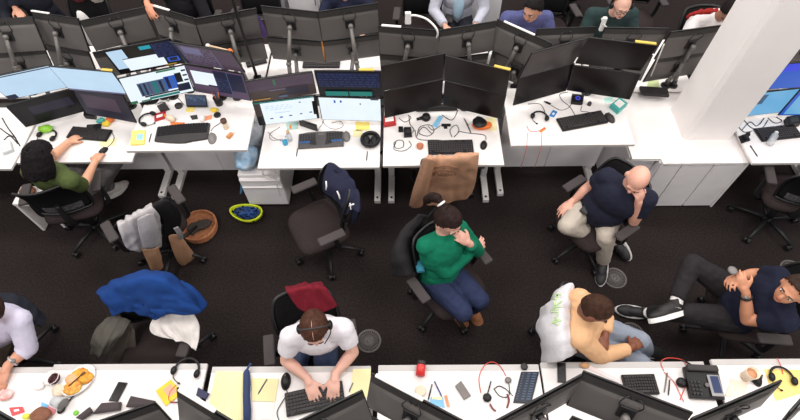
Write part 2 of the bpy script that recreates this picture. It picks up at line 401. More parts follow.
POSE = {
'A1':(-3.208,3.348,1.168,14.5,10.1,-3.2),'A2':(-2.618,3.275,1.244,-6.1,7.9,2.2),'A3':(-3.162,3.287,0.925,23.1,6.4,0.4),'A4':(-2.660,3.305,0.943,-15.8,-8.0,-2.2),
'B1':(-2.111,3.368,1.411,12.9,10.7,-2.2),'B2':(-2.111,3.342,1.135,22.1,0.9,3.5),'B3':(-1.591,3.354,1.408,-14.0,17.8,0.4),'B4':(-1.593,3.361,1.132,-13.6,-2.6,0.2),
'C1':(-0.988,3.136,1.278,11.1,12.5,-0.3),'C2':(-1.017,3.198,0.956,10.6,3.6,1.7),'C3':(-0.439,3.158,1.290,-2.3,5.6,-0.5),'C4':(-0.461,3.183,0.980,-1.9,4.2,1.4),
'D1':(0.077,3.263,1.309,15.1,5.9,-0.2),'D2':(0.588,3.219,1.307,-21.4,8.8,-0.4),'D3':(0.086,3.286,0.996,17.4,-3.2,1.0),'D4':(0.603,3.261,0.995,-19.2,2.4,0.4),
'E1':(1.200,3.278,1.428,23.1,11.2,3.3),'E2':(1.683,3.282,1.452,-7.8,8.9,3.3),'E3':(1.195,3.315,1.117,21.5,-2.8,1.9),'E4':(1.688,3.318,1.130,-16.2,4.2,-2.7),
'F1':(3.256,3.184,1.313,4.1,4.6,-0.1),'F2':(3.117,3.246,0.935,7.4,0.9,-0.4),'F3':(3.602,3.249,0.937,3.5,-2.3,4.0),
'G1':(-3.514,3.858,1.268,0.8,-24.0,-2.1),'G3':(-3.608,3.85,0.941,6.0,-22.6,-0.7),'H1':(-3.061,3.892,1.279,-20.5,-17.9,-5.0),'H2':(-2.528,3.887,1.304,23.6,-5.7,1.8),
'H3':(-3.136,3.88,0.949,-20.8,-16.8,-6.5),'H4':(-2.614,3.915,0.946,23.4,-0.2,4.1),'I1':(-2.049,3.965,1.268,-26.3,-6.7,-2.1),'I2':(-1.557,3.916,1.293,18.7,5.4,2.1),
'I3':(-2.06,3.965,.955,-24,2,-1),'I4':(-1.570,3.922,1.011,13.6,12.0,1.8),'J1':(-0.991,3.949,1.294,-13.1,-3.6,-1.6),'J2':(-0.480,3.937,1.314,13.2,-1.8,0.1),'J3':(-1.010,3.979,0.983,-7.2,8.1,1.1),
'J4':(-0.485,3.969,1.002,11.6,9.9,0.8),'K1':(0.050,3.731,1.250,-9.2,-1.5,-0.8),'K2':(0.550,3.756,1.240,15.0,-5.7,1.3),'K3':(0.05,3.79,.925,-6,4,-1),'K4':(0.584,3.791,0.917,6.7,6.5,-2.8),
'L1':(1.03,3.74,1.19,-33,-10,4.0),'L2':(1.45,3.85,1.13,4,-10,1.0),'M1':(1.968,3.692,1.272,-2.7,7.0,-0.4),'M2':(2.486,3.699,1.244,13.8,2.4,3.3),
'M3':(1.968,3.710,0.957,-1.5,-0.1,-0.2),'M4':(2.52,3.76,0.93,14.0,2,2.7),
'N1':(-2.138,0.594,1.409,-22.4,-20,6),'N2':(-1.518,0.528,1.320,18.7,-14,-1.1),'N3':(-0.917,0.515,1.451,-25.7,-22,4),'N4':(-0.446,0.542,1.327,25.1,-20,-0.3),'N5':(0.034,0.628,1.289,-28.3,-22,-1.7),'N6':(0.670,0.627,1.356,25.2,-10,-1.7),
'N7':(1.143,0.628,1.366,-23.7,-22,-1.4),'N8':(1.668,0.615,1.348,19,-12,-2.2),'P3':(-0.917,0.385,1.151,-25.7,-8,2),'P4':(-0.446,0.412,1.027,25.1,-8,-0.15),'P5':(0.034,0.498,0.989,-28.3,-8,-0.85),'P7':(1.143,0.498,1.066,-23.7,-8,-0.7),'L3':(1.06,3.77,.90,-30,-4,3.0),'N9':(2.083,0.709,1.455,36,-15,-8),
}
FD = {'A': 'at the desk of the black-haired woman', 'B': 'above the curved black keyboard', 'C': 'above the split grey keyboard', 'D': 'above the cable-strewn desk with tan sweatshirt', 'E': 'on the raised desk with the blue card'}
FL = {
 'A1': 'tilted monitor with plain pale blue screen, upper left', 'A2': 'tilted monitor with plain pale blue screen, upper right', 'A3': 'black-screen monitor, lower left', 'A4': 'grey-violet dim monitor, lower right',
 'B1': 'monitor showing black and white windows, upper left', 'B2': 'monitor showing white page with blue grid of columns, lower left', 'B3': 'dim purple code monitor, upper right', 'B4': 'purple monitor with white and navy windows, lower right',
 'C1': 'dim brown chart monitor, upper left', 'C2': 'bright white monitor with dark left strip, lower left', 'C3': 'navy monitor with two teal bars, upper right', 'C4': 'bright white nearly blank monitor, lower right',
 'D1': 'black switched-off monitor, upper left', 'D2': 'black switched-off monitor, upper right', 'D3': 'black switched-off monitor, lower left', 'D4': 'black switched-off monitor, lower right',
 'E1': 'dark grey monitor with painted-on reflection, upper left', 'E2': 'black switched-off monitor, upper right', 'E3': 'black switched-off monitor, lower left', 'E4': 'black switched-off monitor, lower right'}
SOFF = mat('screen_off', (30, 22, 21), 0.3, rgb2=(10, 8, 8), scale=3.2, spec=0.25)
SOFF_REFL = mat('screen_off_reflection', (84, 76, 74), 0.3, rgb2=(44, 38, 38), scale=4, spec=0.3)  # reflection on the switched-off screen, painted into its colour as mottled grey
YEL = mat('yellow_strip', (214, 182, 84), 0.7, var=.04); WSTR = mat('white_strip', (240, 236, 232), 0.6, var=.03)
caps = {'A2': (.09, YEL, .22), 'C3': (.12, YEL, .15), 'D2': (.13, YEL, .2), 'E2': (.16, YEL, .17)}
for k, l in FL.items():
    monitor(k, POSE[k], l + ' ' + FD[k[0]], 'front row monitors', 1, CT.get(k), cap=caps.get(k), glass=SOFF_REFL if k == 'E1' else (SOFF if k[0] in 'DE' else None), vesa=True, cable=False)
monitor('F1', POSE['F1'], 'royal blue screen monitor right of the column, above the light blue one', 'front row monitors', 1, CT['F1'], cable=False)
monitor('F2', POSE['F2'], 'light blue screen monitor right of the column, below the royal blue one', 'front row monitors', 1, CT['F2'], cable=False)
monitor('F3', POSE['F3'], 'blue-edged screen monitor cropped by the right photo edge', 'front row monitors', 1, CT['F3'], cable=False)
GB = {'G': 'at the far left', 'H': 'left of the pointing hand', 'I': 'behind the black pole', 'J': 'with the orange strip between', 'K': 'before the grey-jacketed person', 'L': 'before the blue t-shirt man', 'M': 'between headphone man and column'}
QP = {'1': 'upper left', '2': 'upper right', '3': 'lower left', '4': 'lower right'}
for k in ('G1', 'G3', 'H1', 'H2', 'H3', 'H4', 'I1', 'I2', 'I3', 'I4', 'J1', 'J2', 'J3', 'J4', 'K1', 'K2', 'K3', 'K4', 'L1', 'L2', 'L3', 'M1', 'M2', 'M3', 'M4'):
    cp = {'H1': (.20, WSTR, .16), 'I1': (.18, WSTR, .10), 'K1': (.17, WSTR, .15), 'L1': (.30, WSTR, .05)}.get(k)
    monitor(k, POSE[k], 'grey back of %s monitor in back row cluster %s' % (QP[k[1]], GB[k[0]]), 'back row monitors seen from behind', -1, None, cap=cp)
for (px_, py_, yw, l_) in ((806, 48, -8, 'upper'), (812, 66, -8, 'lower')):
    q_ = atY(px_, py_, 3.85); monitor('X' + l_, (q_.x, q_.y, q_.z, yw, 4, 0), 'grey back of ' + l_ + ' back row monitor right of the column', 'back row monitors seen from behind', -1, None)
NB = {'N1': 'at the lower left corner near the red packet', 'N2': 'below the black phone and plate of food', 'N3': 'under the headset and yellow note', 'N4': 'in front of the typing man in white', 'N5': 'below the red jar', 'N6': 'below the tablet showing text', 'N7': 'below the keyboard left of the telephone', 'N8': 'between the telephone and the coffee cup', 'N9': 'at the lower right corner on the yellow papers'}
for k, l in NB.items():
    cp = {'N3': (.22, WSTR, .14), 'N5': (.28, WSTR, .10)}.get(k)
    monitor(k, POSE[k], 'dark back of near row monitor ' + l, 'near row monitors', -1, None, cap=cp)

PB_ = {'P3': 'under the yellow note monitor', 'P4': 'under the typing man monitor', 'P5': 'under the monitor below the red jar', 'P7': 'under the monitor left of the telephone'}
for k, l in PB_.items(): monitor(k, POSE[k], 'lower dark monitor back at the bottom photo edge, ' + l, 'near row monitors', -1, None)
# ---- arms carrying the monitors
def mrot(k):
    yaw, tilt, roll = POSE[k][3:]
    Rm = Matrix.Rotation(R(yaw), 4, 'Z') @ Matrix.Rotation(R(tilt), 4, 'X') @ Matrix.Rotation(R(roll), 4, 'Y')
    return Rm @ Matrix.Rotation(PI, 4, 'Z') if k[0] in 'GHIJKLMNP' else Rm
def mpt(k, off):
    x, y, z, yaw, tilt, roll = POSE[k]
    Rm = Matrix.Rotation(R(yaw), 4, 'Z') @ Matrix.Rotation(R(tilt), 4, 'X') @ Matrix.Rotation(R(roll), 4, 'Y')
    if k[0] in 'GHIJKLMNP': Rm = Rm @ Matrix.Rotation(PI, 4, 'Z')
    return Vector((x, y, z)) + (Rm.to_3x3() @ Vector(off))
DZ = {'A': .732, 'B': .898, 'C': .73, 'D': .748, 'E': .91, 'F': .745, 'N': .738, 'P': .738}
for k, p in POSE.items():
    dz = DZ.get(k[0], .735)
    top = mpt(k, (0, .075, 0))
    front = k[0] in 'ABCDEF'
    side = -1 if k[1] in '13' else 1
    if front: foot = Vector((top.x + side * .05, {'A': 3.50, 'B': 3.45, 'C': 3.42, 'D': 3.44, 'E': 3.455, 'F': 3.43}[k[0]] + (.0 if k[1] in '12' else -.02), dz))
    elif k[0] in 'NP': foot = Vector((top.x * 1.0, .36, dz))
    else: foot = Vector((top.x + side * .06, 3.70 if k[1] in '12' else 3.70, dz))
    if front and k[1] in '34': foot.x -= side * .12
    if not front and k[1] in '34': foot.x -= side * .10
    el = Vector((foot.x * .6 + top.x * .4, foot.y + (.0 if not front else .02), foot.z + (top.z - foot.z) * .55))
    if not front and k[0] not in 'NP': el.y = min(el.y, 3.74); 
    Rm = mrot(k); arm(MON[k], Rm, top, el, foot)
# ================================================================== task chairs
MESHB = mat('chair_mesh', (30, 29, 30), 0.8, rgb2=(12, 12, 13), scale=220, bump=0.6, bscale=260, spec=.12)
SEATM = mat('seat_cloth', (54, 46, 46), 0.95, var=0.15, scale=90, bump=0.3, bscale=400, spec=.1)
BASEM = mat('chair_base', (30, 29, 30), 0.45, var=0.1, spec=.3)
BANDM = mat('mesh_band', (96, 94, 96), 0.7, rgb2=(20, 19, 20), scale=70)
def make_chair(label):
    t = thing('task_chair', label, 'chair', (0, 0, 0), 0, 'office task chairs')
    b = MB()
    def seat(u, v):
        a = 2 * PI * u; rr = v if v <= 1 else 1
        cx = math.copysign(abs(math.cos(a)) ** .45, math.cos(a)); cy = math.copysign(abs(math.sin(a)) ** .45, math.sin(a))
        prof = [(0, .045), (.55, .043), (.86, .032), (.97, .012), (1, -.012), (.95, -.035), (.5, -.045), (0, -.045)]
        k = min(int(round(v * 7)), 7); r, z = prof[k]
        y = .23 * cy * r + .05
        z += -.022 * max(0, (y - .12) / .14) ** 2
        return (.245 * cx * r * (1 - .04 * cy), y, .455 + z)
    b.grid(seat, 40, 8, closed=True)
    b.build('seat', SEATM, t)
    # backrest: curved padded mesh panel
    b = MB()
    def back(side):
        def f(u, v):
            x = (u - .5) * 2; zz = v
            wd = .225 * (1 - .10 * abs(2 * zz - .85) ** 3)
            y = -.165 + .055 * x * x - .04 * math.sin(PI * zz) * (-1) - .10 * max(0, zz) ** 1.5 + side * .011 * (1 - abs(x) ** 6) * (1 - abs(2 * zz - 1) ** 8)
            return (wd * x, y - .0, .55 + .41 * zz)
        return f
    b.grid(back(1), 15, 15); b.grid(back(-1), 15, 15)
    bmesh.ops.remove_doubles(b.bm, verts=b.bm.verts, dist=.0006)
    for f in b.bm.faces:
        c = f.calc_center_median()
        if c.z < .64 and abs(c.x) < .15 and c.y < back(0)((c.x / .225 + 1) / 2, (c.z - .55) / .41)[1]: f.material_index = 1
    bk = b.build('backrest', [MESHB, BANDM], t)
    b = MB(); pts = [back(0)(u, v) for u, v in [(0, 0), (0, .25), (0, .5), (0, .75), (.02, .96), (.15, 1), (.5, 1), (.85, 1), (.98, .96), (1, .75), (1, .5), (1, .25), (1, 0), (.85, -.01), (.5, -.01), (.15, -.01), (0, 0)]]
    b.tube(smooth_pts(pts, 3), .012, 6); b.build('back_rim', BLACKP, bk)
    b = MB(); b.tube(smooth_pts([(0, -.06, .40), (0, -.17, .41), (0, -.21, .50), (0, -.195, .70)], 4), [.032] * 5 + [.028] * 5 + [.02] * 3, 8); b.build('back_support', BASEM, t)
    for s in (-1, 1):
        b = MB(); b.tube(smooth_pts([(s * .18, -.02, .40), (s * .275, -.03, .42), (s * .295, -.02, .50), (s * .29, 0, .655)], 4), .019, 8)
        a = b.build('armrest', BASEM, t)
        b = MB(); b.box((s * .29, .02, .67), (.080, .225, .03), .014, seg=3); o = b.build('arm_pad', ARMPAD, a)
    b = MB(); b.cyl((0, 0, .10), (0, 0, .28), .027, n=12); b.cyl((0, 0, .28), (0, 0, .40), .018, n=12); b.build('gas_column', BASEM, t)
    b = MB(); b.box((0, -.02, .395), (.24, .26, .05), .015); b.cyl((.12, .02, .385), (.24, .03, .38), .008, n=8); b.build('tilt_mechanism', BASEM, t)
    b = MB(); b.lathe([(.0, .06), (.045, .06), (.05, .09), (.036, .115), (.0, .118)], n=16); b.build('hub', BASEM, t)
    for i in range(5):
        a = 2 * PI * i / 5 + .3; d = Vector((math.cos(a), math.sin(a), 0))
        b = MB(); b.tube([d * .035 + Vector((0, 0, .098)), d * .16 + Vector((0, 0, .092)), d * .305 + Vector((0, 0, .074))], [.024, .02, .014], 8)
        lg = b.build('leg', BASEM, t)
        b = MB(); n = Vector((-d.y, d.x, 0)); c = d * .30 + Vector((0, 0, .029))
        for s in (-1, 1): b.cyl(c + n * s * .006, c + n * s * .026, .028, n=14)
        b.cyl(c + Vector((0, 0, .02)), c + Vector((0, 0, .05)), .009, n=8); b.box(c + Vector((0, 0, .022)), (.03, .03, .02), .006)
        b.build('caster', BLACKP, lg)
    return t
CH = [
 ('C1', -2.93, 2.58, 14, 'black mesh task chair under the woman in olive green'),
 ('C2', -2.14, 2.32, 39, 'black task chair draped with the grey and black jackets, beside the basket'),
 ('C3', -.70, 2.35, 118, 'empty black task chair with the navy hoodie hung on its back'),
 ('C4', .37, 2.86, 0, 'task chair hidden under the tan hooded sweatshirt'),
 ('C5', .33, 1.80, 213, 'black task chair under the woman in the green sweater'),
 ('C6', 1.62, 2.37, 124, 'black task chair under the bald man in navy polo'),
 ('C7', 1.27, 1.33, 262, 'task chair with the light grey hoodie over its back'),
 ('C8', 2.62, 1.52, 84, 'black task chair under the reclining man in navy'),
 ('C9', 3.40, 2.60, -13, 'empty black mesh task chair right of the column cabinet'),
 ('C10', -1.83, 1.30, 172, 'task chair covered by the bright blue puffer jacket'),
 ('C11', -.67, 1.25, 191, 'black task chair with a dark red cloth over its back'),
 ('C12', -3.12, 1.32, 190, 'black task chair at left edge under the lavender shirt man'),
 ('C13', .22, 4.95, 175, 'black chair behind the white clamped lamp'),
 ('C14', 1.62, 4.95, 190, 'black chair under the man in the blue t-shirt'),
 ('C15', 2.1, 5.75, 30, 'black chair in the far aisle, only its star base in view'),
 ('C16', 2.62, 5.15, 185, 'black chair under the man wearing headphones'),
 ('C17', at(703, 14, .9).x, at(703, 14, .9).y - .20, 185, 'black chair with a red garment beside the column top'),
 ('C18', -1.60, 4.98, 170, 'black chair in the dark beyond the black pole'),
 ('C20', at(88, -1, .88).x, at(88, -1, .88).y - .20, 180, 'black chair under the beige and maroon clothes at top left'),
 ('C19', at(163, -24, 1.30).x, at(163, -24, 1.30).y + .26, 180, 'black chair in the back row under the pointing person'),
]
PAD_ALIGN = {}
first = None; CHAIRS = {}
for k, x, y, rz, lab in CH:
    if first is None:
        first = make_chair(lab); first.location = (x, y, 0); first.rotation_euler = (0, 0, R(rz)); c = first
    else: c = dup(first, (x, y, 0), R(rz), lab, keep=(lambda o: not o.name.startswith('armrest')) if k == 'C7' else (lambda o: not o.name.startswith('armrest.001')) if k == 'C8' else None)
    CHAIRS[k] = c
# floor diffusers
b0 = None
VENTM = mat('vent_metal', (96, 90, 88), 0.5, var=0.05)
for i, ((px, py), lab) in enumerate([((369, 341), 'round floor vent beside the typing man in white'), ((615, 278), 'round floor vent by the foot of the bald man'), ((632, 334), 'round floor vent beside the knees of the cream-sweater man'), ((792, 270), 'round floor vent behind the reclining man, at the right edge')]):
    p = at(px, py, 0)
    if b0 is None:
        b0 = thing('floor_vent', lab, 'vent', (p.x, p.y, 0), 0, 'round floor vents')
        b = MB(); b.lathe([(.100, .001), (.104, .003), (.098, .006), (.088, .0055), (.088, .001)], n=40); b.build('rim', VENTM, b0)
        b = MB(); b.lathe([(0, .0012), (.089, .0012)], n=40); b.build('backing', BLACKP, b0)
        b = MB(); b.lathe([(0, .001), (.022, .003), (.022, .005), (0, .0055)], n=20)
        for j in range(28):
            a = 2 * PI * j / 28; M_ = Matrix.Rotation(a, 4, 'Z')
            b.box((.056, 0, .0035), (.068, .005, .003), M=M_)
        for rr in (.045, .068):
            b.lathe([(rr - .002, .002), (rr - .002, .0052), (rr + .002, .0052), (rr + .002, .002)], n=36)
        b.build('grille', VENTM, b0)
    else: dup(b0, (p.x, p.y, 0), .1 * i, lab)
# ================================================================== people
def skinmat(n, c): return mat(n, c, 0.55, var=.05, scale=14)
def V(*a): return Vector(a)
def ball(b, c, r): b.ell(c, (r, r, r), 12, 8)
def cap(b, p0, p1, r0, r1, e0=True, e1=True, mid=None):
    p0 = Vector(p0); p1 = Vector(p1)
    if mid: b.tube([p0, p0.lerp(p1, mid[0]), p1], [r0, mid[1], r1], 12)
    else: b.tube([p0, p1], [r0, r1], 12)
    if e0: ball(b, p0, r0)
    if e1: ball(b, p1, r1)
def ellf(b, c, X, Y, Z, d):                          # ellipsoid with axes X, Y, Z (unit vectors) and half sizes d
    M_ = Matrix((X, Y, Z)).transposed().to_4x4(); M_.translation = Vector(c)
    b.ell((0, 0, 0), d, 16, 12, M=M_)
def remesh(o, vox, it=5, fac=.5, wr=0.0, ws=9.0, seed=0.0):
    add_mod(o, 'REMESH', mode='VOXEL', voxel_size=vox, use_smooth_shade=True)
    add_mod(o, 'SMOOTH', factor=fac, iterations=it)
    bake_mods(o)
    me = o.data
    if wr:
        nn = [v.normal.copy() for v in me.vertices]
        for v, n in zip(me.vertices, nn):
            p = v.co * ws + Vector((seed, seed * 1.7, 0))
            a = mnoise.noise(p) ; r = 1 - abs(mnoise.noise(p * 1.9 + Vector((4, 1, 9)))) * 2
            v.co += n * wr * (a * .7 + r * .6)
    for p in me.polygons: p.use_smooth = True
    return o
def frame(f, up):
    f = Vector(f).normalized(); up = Vector(up); up = (up - f * up.dot(f)).normalized()
    return f.cross(up), f, up                        # right, forward, up
def hand(b, wrist, d, nrm, side, curl=.5, spread=2.1, s=1.12, point=False):
    """palm from the wrist along d; nrm points out of the back of the hand; side=+1 thumb towards d x nrm"""
    d = Vector(d).normalized(); n = Vector(nrm); n = (n - d * n.dot(d)).normalized(); u = d.cross(n) * side
    w = Vector(wrist); c = w + d * .045 * s
    ellf(b, c, u, d, n, (.037 * s, .052 * s, .0155 * s)); cap(b, w - d * .02, w + d * .02, .026 * s, .026 * s)
    for i, (off, L) in enumerate(((.030, .072), (.010, .080), (-.010, .075), (-.029, .058))):
        base = w + d * (.082 - .006 * abs(i - 1)) * s + u * off * s; dd = (d + u * off * 5 * .35 * spread).normalized()
        cu = 0.08 if (point and i == 0) else curl
        p = base; ang = 0
        pts = [p - d * .02 * s, p]
        for k_, seg in enumerate((.45, .32, .23)):
            ang += cu * (.75 if k_ == 0 else .7)
            dv = dd * math.cos(ang) - n * math.sin(ang)
            p = p + dv * L * seg * s; pts.append(p)
        b.tube(pts, [.0088 * s, .0084 * s, .0078 * s, .0072 * s, .0064 * s], 8)
        ball(b, pts[-1], .0066 * s)
    tb = w + d * .03 * s + u * .030 * s; t1 = tb + (u * .75 + d * .7 - n * .25).normalized() * .034 * s; t2 = t1 + (d * .9 + u * .25 - n * (.25 + .4 * curl)).normalized() * .030 * s
    b.tube([w + d * .015 * s + u * .012 * s, tb, t1, t2], [.016 * s, .0135 * s, .0105 * s, .008 * s], 8); ball(b, t2, .008 * s)
def person(J, label, cat='person', skin=(214, 160, 134), hairc=(46, 32, 26), hair='short', top=(200, 60, 60), sleeve='short', pants=(60, 66, 90), shoe=(40, 40, 42), sole=(230, 228, 226),
           fat=1.0, hd=None, hup=None, tf=None, shoetype=True, wr=.005, collar=None, glasses=False, headsize=1.0, beard=False, legs=True, topname='shirt', seed=0.0, belly=0.0, pantname='trousers', female=False, vox=.0065, hideface=False, cuff=.96, sock=None):
    """J: world joints pel, chest, neck, head, sR sL eR eL wR wL hR hL (hand directions), kR kL aR aL, tR tL (toes)"""
    J = {k: Vector(v) for k, v in J.items()}
    root = thing('person', label, cat, (J['pel'].x, J['pel'].y, 0))
    org = Vector((J['pel'].x, J['pel'].y, 0))
    J = {k: (v - org if k not in ('hR', 'hL', 'nR', 'nL') else v) for k, v in J.items()}
    side = (J['sR'] - J['sL']).normalized(); spine = (J['neck'] - J['pel']).normalized()
    side = (side - spine * side.dot(spine)).normalized(); fwd = spine.cross(side) * 1.0
    if tf is not None and fwd.dot(Vector(tf)) < 0: fwd = -fwd
    pel, chest, neck, head = J['pel'], J['chest'], J['neck'], J['head']
    hipw = .085 * fat; hipR = pel + side * hipw; hipL = pel - side * hipw
    def torso(b, g, low=True, hi=True):
        tw = .150 * fat + g; td = .105 * fat + g
        if low: ellf(b, pel + spine * .02, side, fwd, spine, (.165 * fat + g, .122 * fat + g, .12 + g))
        w = pel.lerp(chest, .5)
        ellf(b, w + fwd * (.01 + belly * .5), side, fwd, spine, (tw * (.96 if female else 1.04), td + belly + .005, .17))
        ellf(b, w.lerp(pel, .45) + fwd * (.01 + belly * .5), side, fwd, spine, (tw * 1.03, td + belly * .9 + .006, .15))
        ellf(b, chest + fwd * .008, side, fwd, spine, (tw * 1.10, td + .014, .18))
        if hi:
            for s_, sh in ((1, J['sR']), (-1, J['sL'])):
                cap(b, chest.lerp(neck, .55), sh, .075 + g, .060 * (fat ** .5) + g)
                cap(b, chest, sh, .09 * fat + g, .055 + g)
            cap(b, chest, neck - spine * .03, .10 + g * .5, .066 + g * .5)
    # ---- the body: one continuous surface
    b = MB(); torso(b, -.006)
    hf, = [Vector(hd).normalized()]
    hr, hf, hu = frame(hf, hup if hup is not None else spine)
    hs = headsize
    cap(b, neck - spine * .04, head - hu * .05 * hs - hf * .015, .056, .052)
    ellf(b, head + hu * .012 * hs - hf * .006, hr, hf, hu, (.076 * hs, .096 * hs, .100 * hs))
    ellf(b, head - hu * .045 * hs + hf * .022, hr, hf, hu, (.060 * hs, .068 * hs, .072 * hs))
    ellf(b, head - hu * .088 * hs + hf * .058, hr, hf, hu, (.028 * hs, .024 * hs, .022 * hs))
    ellf(b, head - hu * .020 * hs + hf * .098 * hs, hr, (hf - hu * .2).normalized(), hu, (.0145, .020, .024))
    ellf(b, head + hu * .022 * hs + hf * .082 * hs, hr, hf, hu, (.05 * hs, .018, .012))
    for s_ in ((-1, 1) if not hideface else ()): ellf(b, head - hu * .015 * hs - hf * .006 + hr * s_ * .078 * hs, hr, hf, hu, (.011, .022, .033))
    for S, sg in (('R', 1), ('L', -1)):
        cap(b, J['s' + S], J['e' + S], .050 * fat ** .7, .040 * fat ** .5)
        cap(b, J['e' + S], J['w' + S], .041 * fat ** .5, .027, mid=(.35, .042 * fat ** .5))
        hdir = J.get('h' + S, J['w' + S] - J['e' + S]); nr = J.get('n' + S, V(0, 0, 1))
        hand(b, J['w' + S] + hdir.normalized() * .02, hdir, nr, (-1 if S == 'R' else 1) * J.get('ts' + S, V(1, 0, 0)).x, curl=J.get('c' + S, V(.5, 0, 0)).x if False else curls.get(S, .45), point=False)
        hip = hipR if sg > 0 else hipL
        if legs:
            cap(b, hip, J['k' + S], .082 * fat ** .6, .056, mid=(.3, .082 * fat ** .6)); cap(b, J['k' + S], J['a' + S], .056, .038, mid=(.35, .056))
            fd = (J['t' + S] - J['a' + S]).normalized(); sh_ = (J['k' + S] - J['a' + S]).normalized(); cap(b, J['a' + S] + fd * .02 - sh_ * .03, J['a' + S] + fd * .11 - sh_ * .035, .018, .012)
    sk = skinmat('skin_%d_%d_%d' % skin, skin)
    o = b.build('body', sk, root); remesh(o, vox, 4)
    # ---- clothing
    tm = mat('cloth_%d_%d_%d' % top, top, .9, var=.10 if sum(top) < 400 else .03, scale=30, bump=.25, bscale=260, spec=.2)
    g = .014
    b = MB(); torso(b, g)
    fr = {'short': .62, 'elbow': .9, 'long': 1.0, 'roll': 1.0}[sleeve]
    for S in 'RL':
        s0, e0, w0 = J['s' + S], J['e' + S], J['w' + S]
        if sleeve in ('short', 'elbow'):
            cap(b, s0, s0.lerp(e0, fr), .056 * fat ** .7 + g, .052 * fat ** .6 + g, e1=False)
        else:
            cap(b, s0, e0, .054 * fat ** .7 + g, .046 * fat ** .5 + g)
            k_ = .94 if sleeve == 'long' else .38
            cap(b, e0, e0.lerp(w0, k_), .046 * fat ** .5 + g, (.034 if sleeve == 'long' else .044) + g * .8, e1=False)
    o = b.build(topname, tm, root); remesh(o, .009, 5, wr=wr, seed=seed)
    if legs:
        pm = mat('cloth_%d_%d_%d' % pants, pants, .85, var=.14 if sum(pants) < 330 else .03, scale=24, bump=.25, bscale=240, spec=.2)
        b = MB(); g = .012
        ellf(b, pel + spine * .0, side, fwd, spine, (.168 * fat + g, .124 * fat + g, .125 + g))
        for S, hip in (('R', hipR), ('L', hipL)):
            cap(b, hip, J['k' + S], .086 * fat ** .6 + g, .062 + g, mid=(.35, .085 * fat ** .6 + g))
            cap(b, J['k' + S], J['k' + S].lerp(J['a' + S], cuff), .062 + g, .047 + g, e1=False, mid=(.4, .058 + g))
        o = b.build(pantname, pm, root); remesh(o, .009, 5, wr=wr * 1.1, seed=seed + 3, ws=8)
        sm = mat('shoe_%d_%d_%d' % shoe, shoe, .6); som = mat('sole_%d_%d_%d' % sole, sole, .6)
        for S in 'RL':
            a, t = J['a' + S], J['t' + S]; d = (t - a); d.normalize()
            shin = (J['k' + S] - a).normalized(); up = (shin - d * shin.dot(d)).normalized(); rr = d.cross(up)
            M_ = Matrix((rr, d, up)).transposed().to_4x4(); M_.translation = a + d * .05 - up * .040
            b = MB()
            b.ell((0, .075, .006), (.050, .095, .036), 14, 10, M=M_); b.ell((0, -.055, .02), (.044, .055, .052), 14, 10, M=M_); b.ell((0, .0, .022), (.045, .10, .046), 14, 10, M=M_)
            M2 = M_ @ Matrix.Translation((0, -.075, .03)); b.tube([M_ @ V(0, -.06, .02), M_ @ V(0, -.06, .085)], [.050, .048], 12)
            so = b.build('shoe', sm, root); remesh(so, .007, 3)
            b = MB(); b.prism([(.055 * math.cos(2 * PI * i / 20) * (1 + .12 * math.sin(2 * PI * i / 20)), 0.02 + .156 * math.sin(2 * PI * i / 20)) for i in range(20)], -.044, -.008, M=M_, bev=.004)
            b.build('sole', som, so)
            if sock:
                b = MB(); b.tube([a - up * .02 + shin * 0, a + shin * .07], [.047, .046], 14); b.build('sock', mat('sock_white', (232, 228, 226), .9), root)
    # ---- face
    if not hideface:
        ew = mat('eye_white', (226, 220, 214), .3); ei = mat('eye_iris', (44, 32, 28), .3); br = mat('brow_%d' % hairc[0], hairc, .8); lp = mat('lips_%d' % skin[0], (int(skin[0] * .8), int(skin[1] * .6), int(skin[2] * .6)), .5)
        for s_ in (-1, 1):
            c = head + hu * .006 * hs + hf * .083 * hs + hr * s_ * .031 * hs
            b = MB(); ellf(b, c, hr, hf, hu, (.0135, .009, .0075)); e_ = b.build('eye', ew, root)
            b = MB(); ellf(b, c + hf * .0065, hr, hf, hu, (.006, .004, .006)); b.build('iris', ei, e_)
            b = MB(); b.tube([c + hu * .020 + hr * s_ * .018 + hf * .004, c + hu * .024 + hf * .012, c + hu * .020 - hr * s_ * .016 + hf * .011], [.003, .0045, .004], 6); b.build('eyebrow', br, root)
        b = MB(); ellf(b, head - hu * .062 * hs + hf * .086 * hs, hr, hf, hu, (.022, .008, .007)); b.build('mouth', lp, root)
        if glasses:
            b = MB()
            for s_ in (-1, 1):
                c = head + hu * .004 + hf * .105 + hr * s_ * .033
                b.tube([c + hr * .026 * math.cos(a) + hu * .018 * math.sin(a) for a in [2 * PI * i / 12 for i in range(13)]], .002, 5)
                b.tube([c + hr * s_ * .026, head + hr * s_ * .08 - hf * .0 + hu * .004], .0018, 5)
            b.tube([head + hu * .004 + hf * .105 - hr * .008, head + hu * .004 + hf * .105 + hr * .008], .002, 5)
            b.build('glasses', BLACKP, root)
    # ---- hair
    hm = mat('hair_%d_%d_%d' % hairc, hairc, .65, var=.35, scale=40, bump=.5, bscale=160, spec=.12)
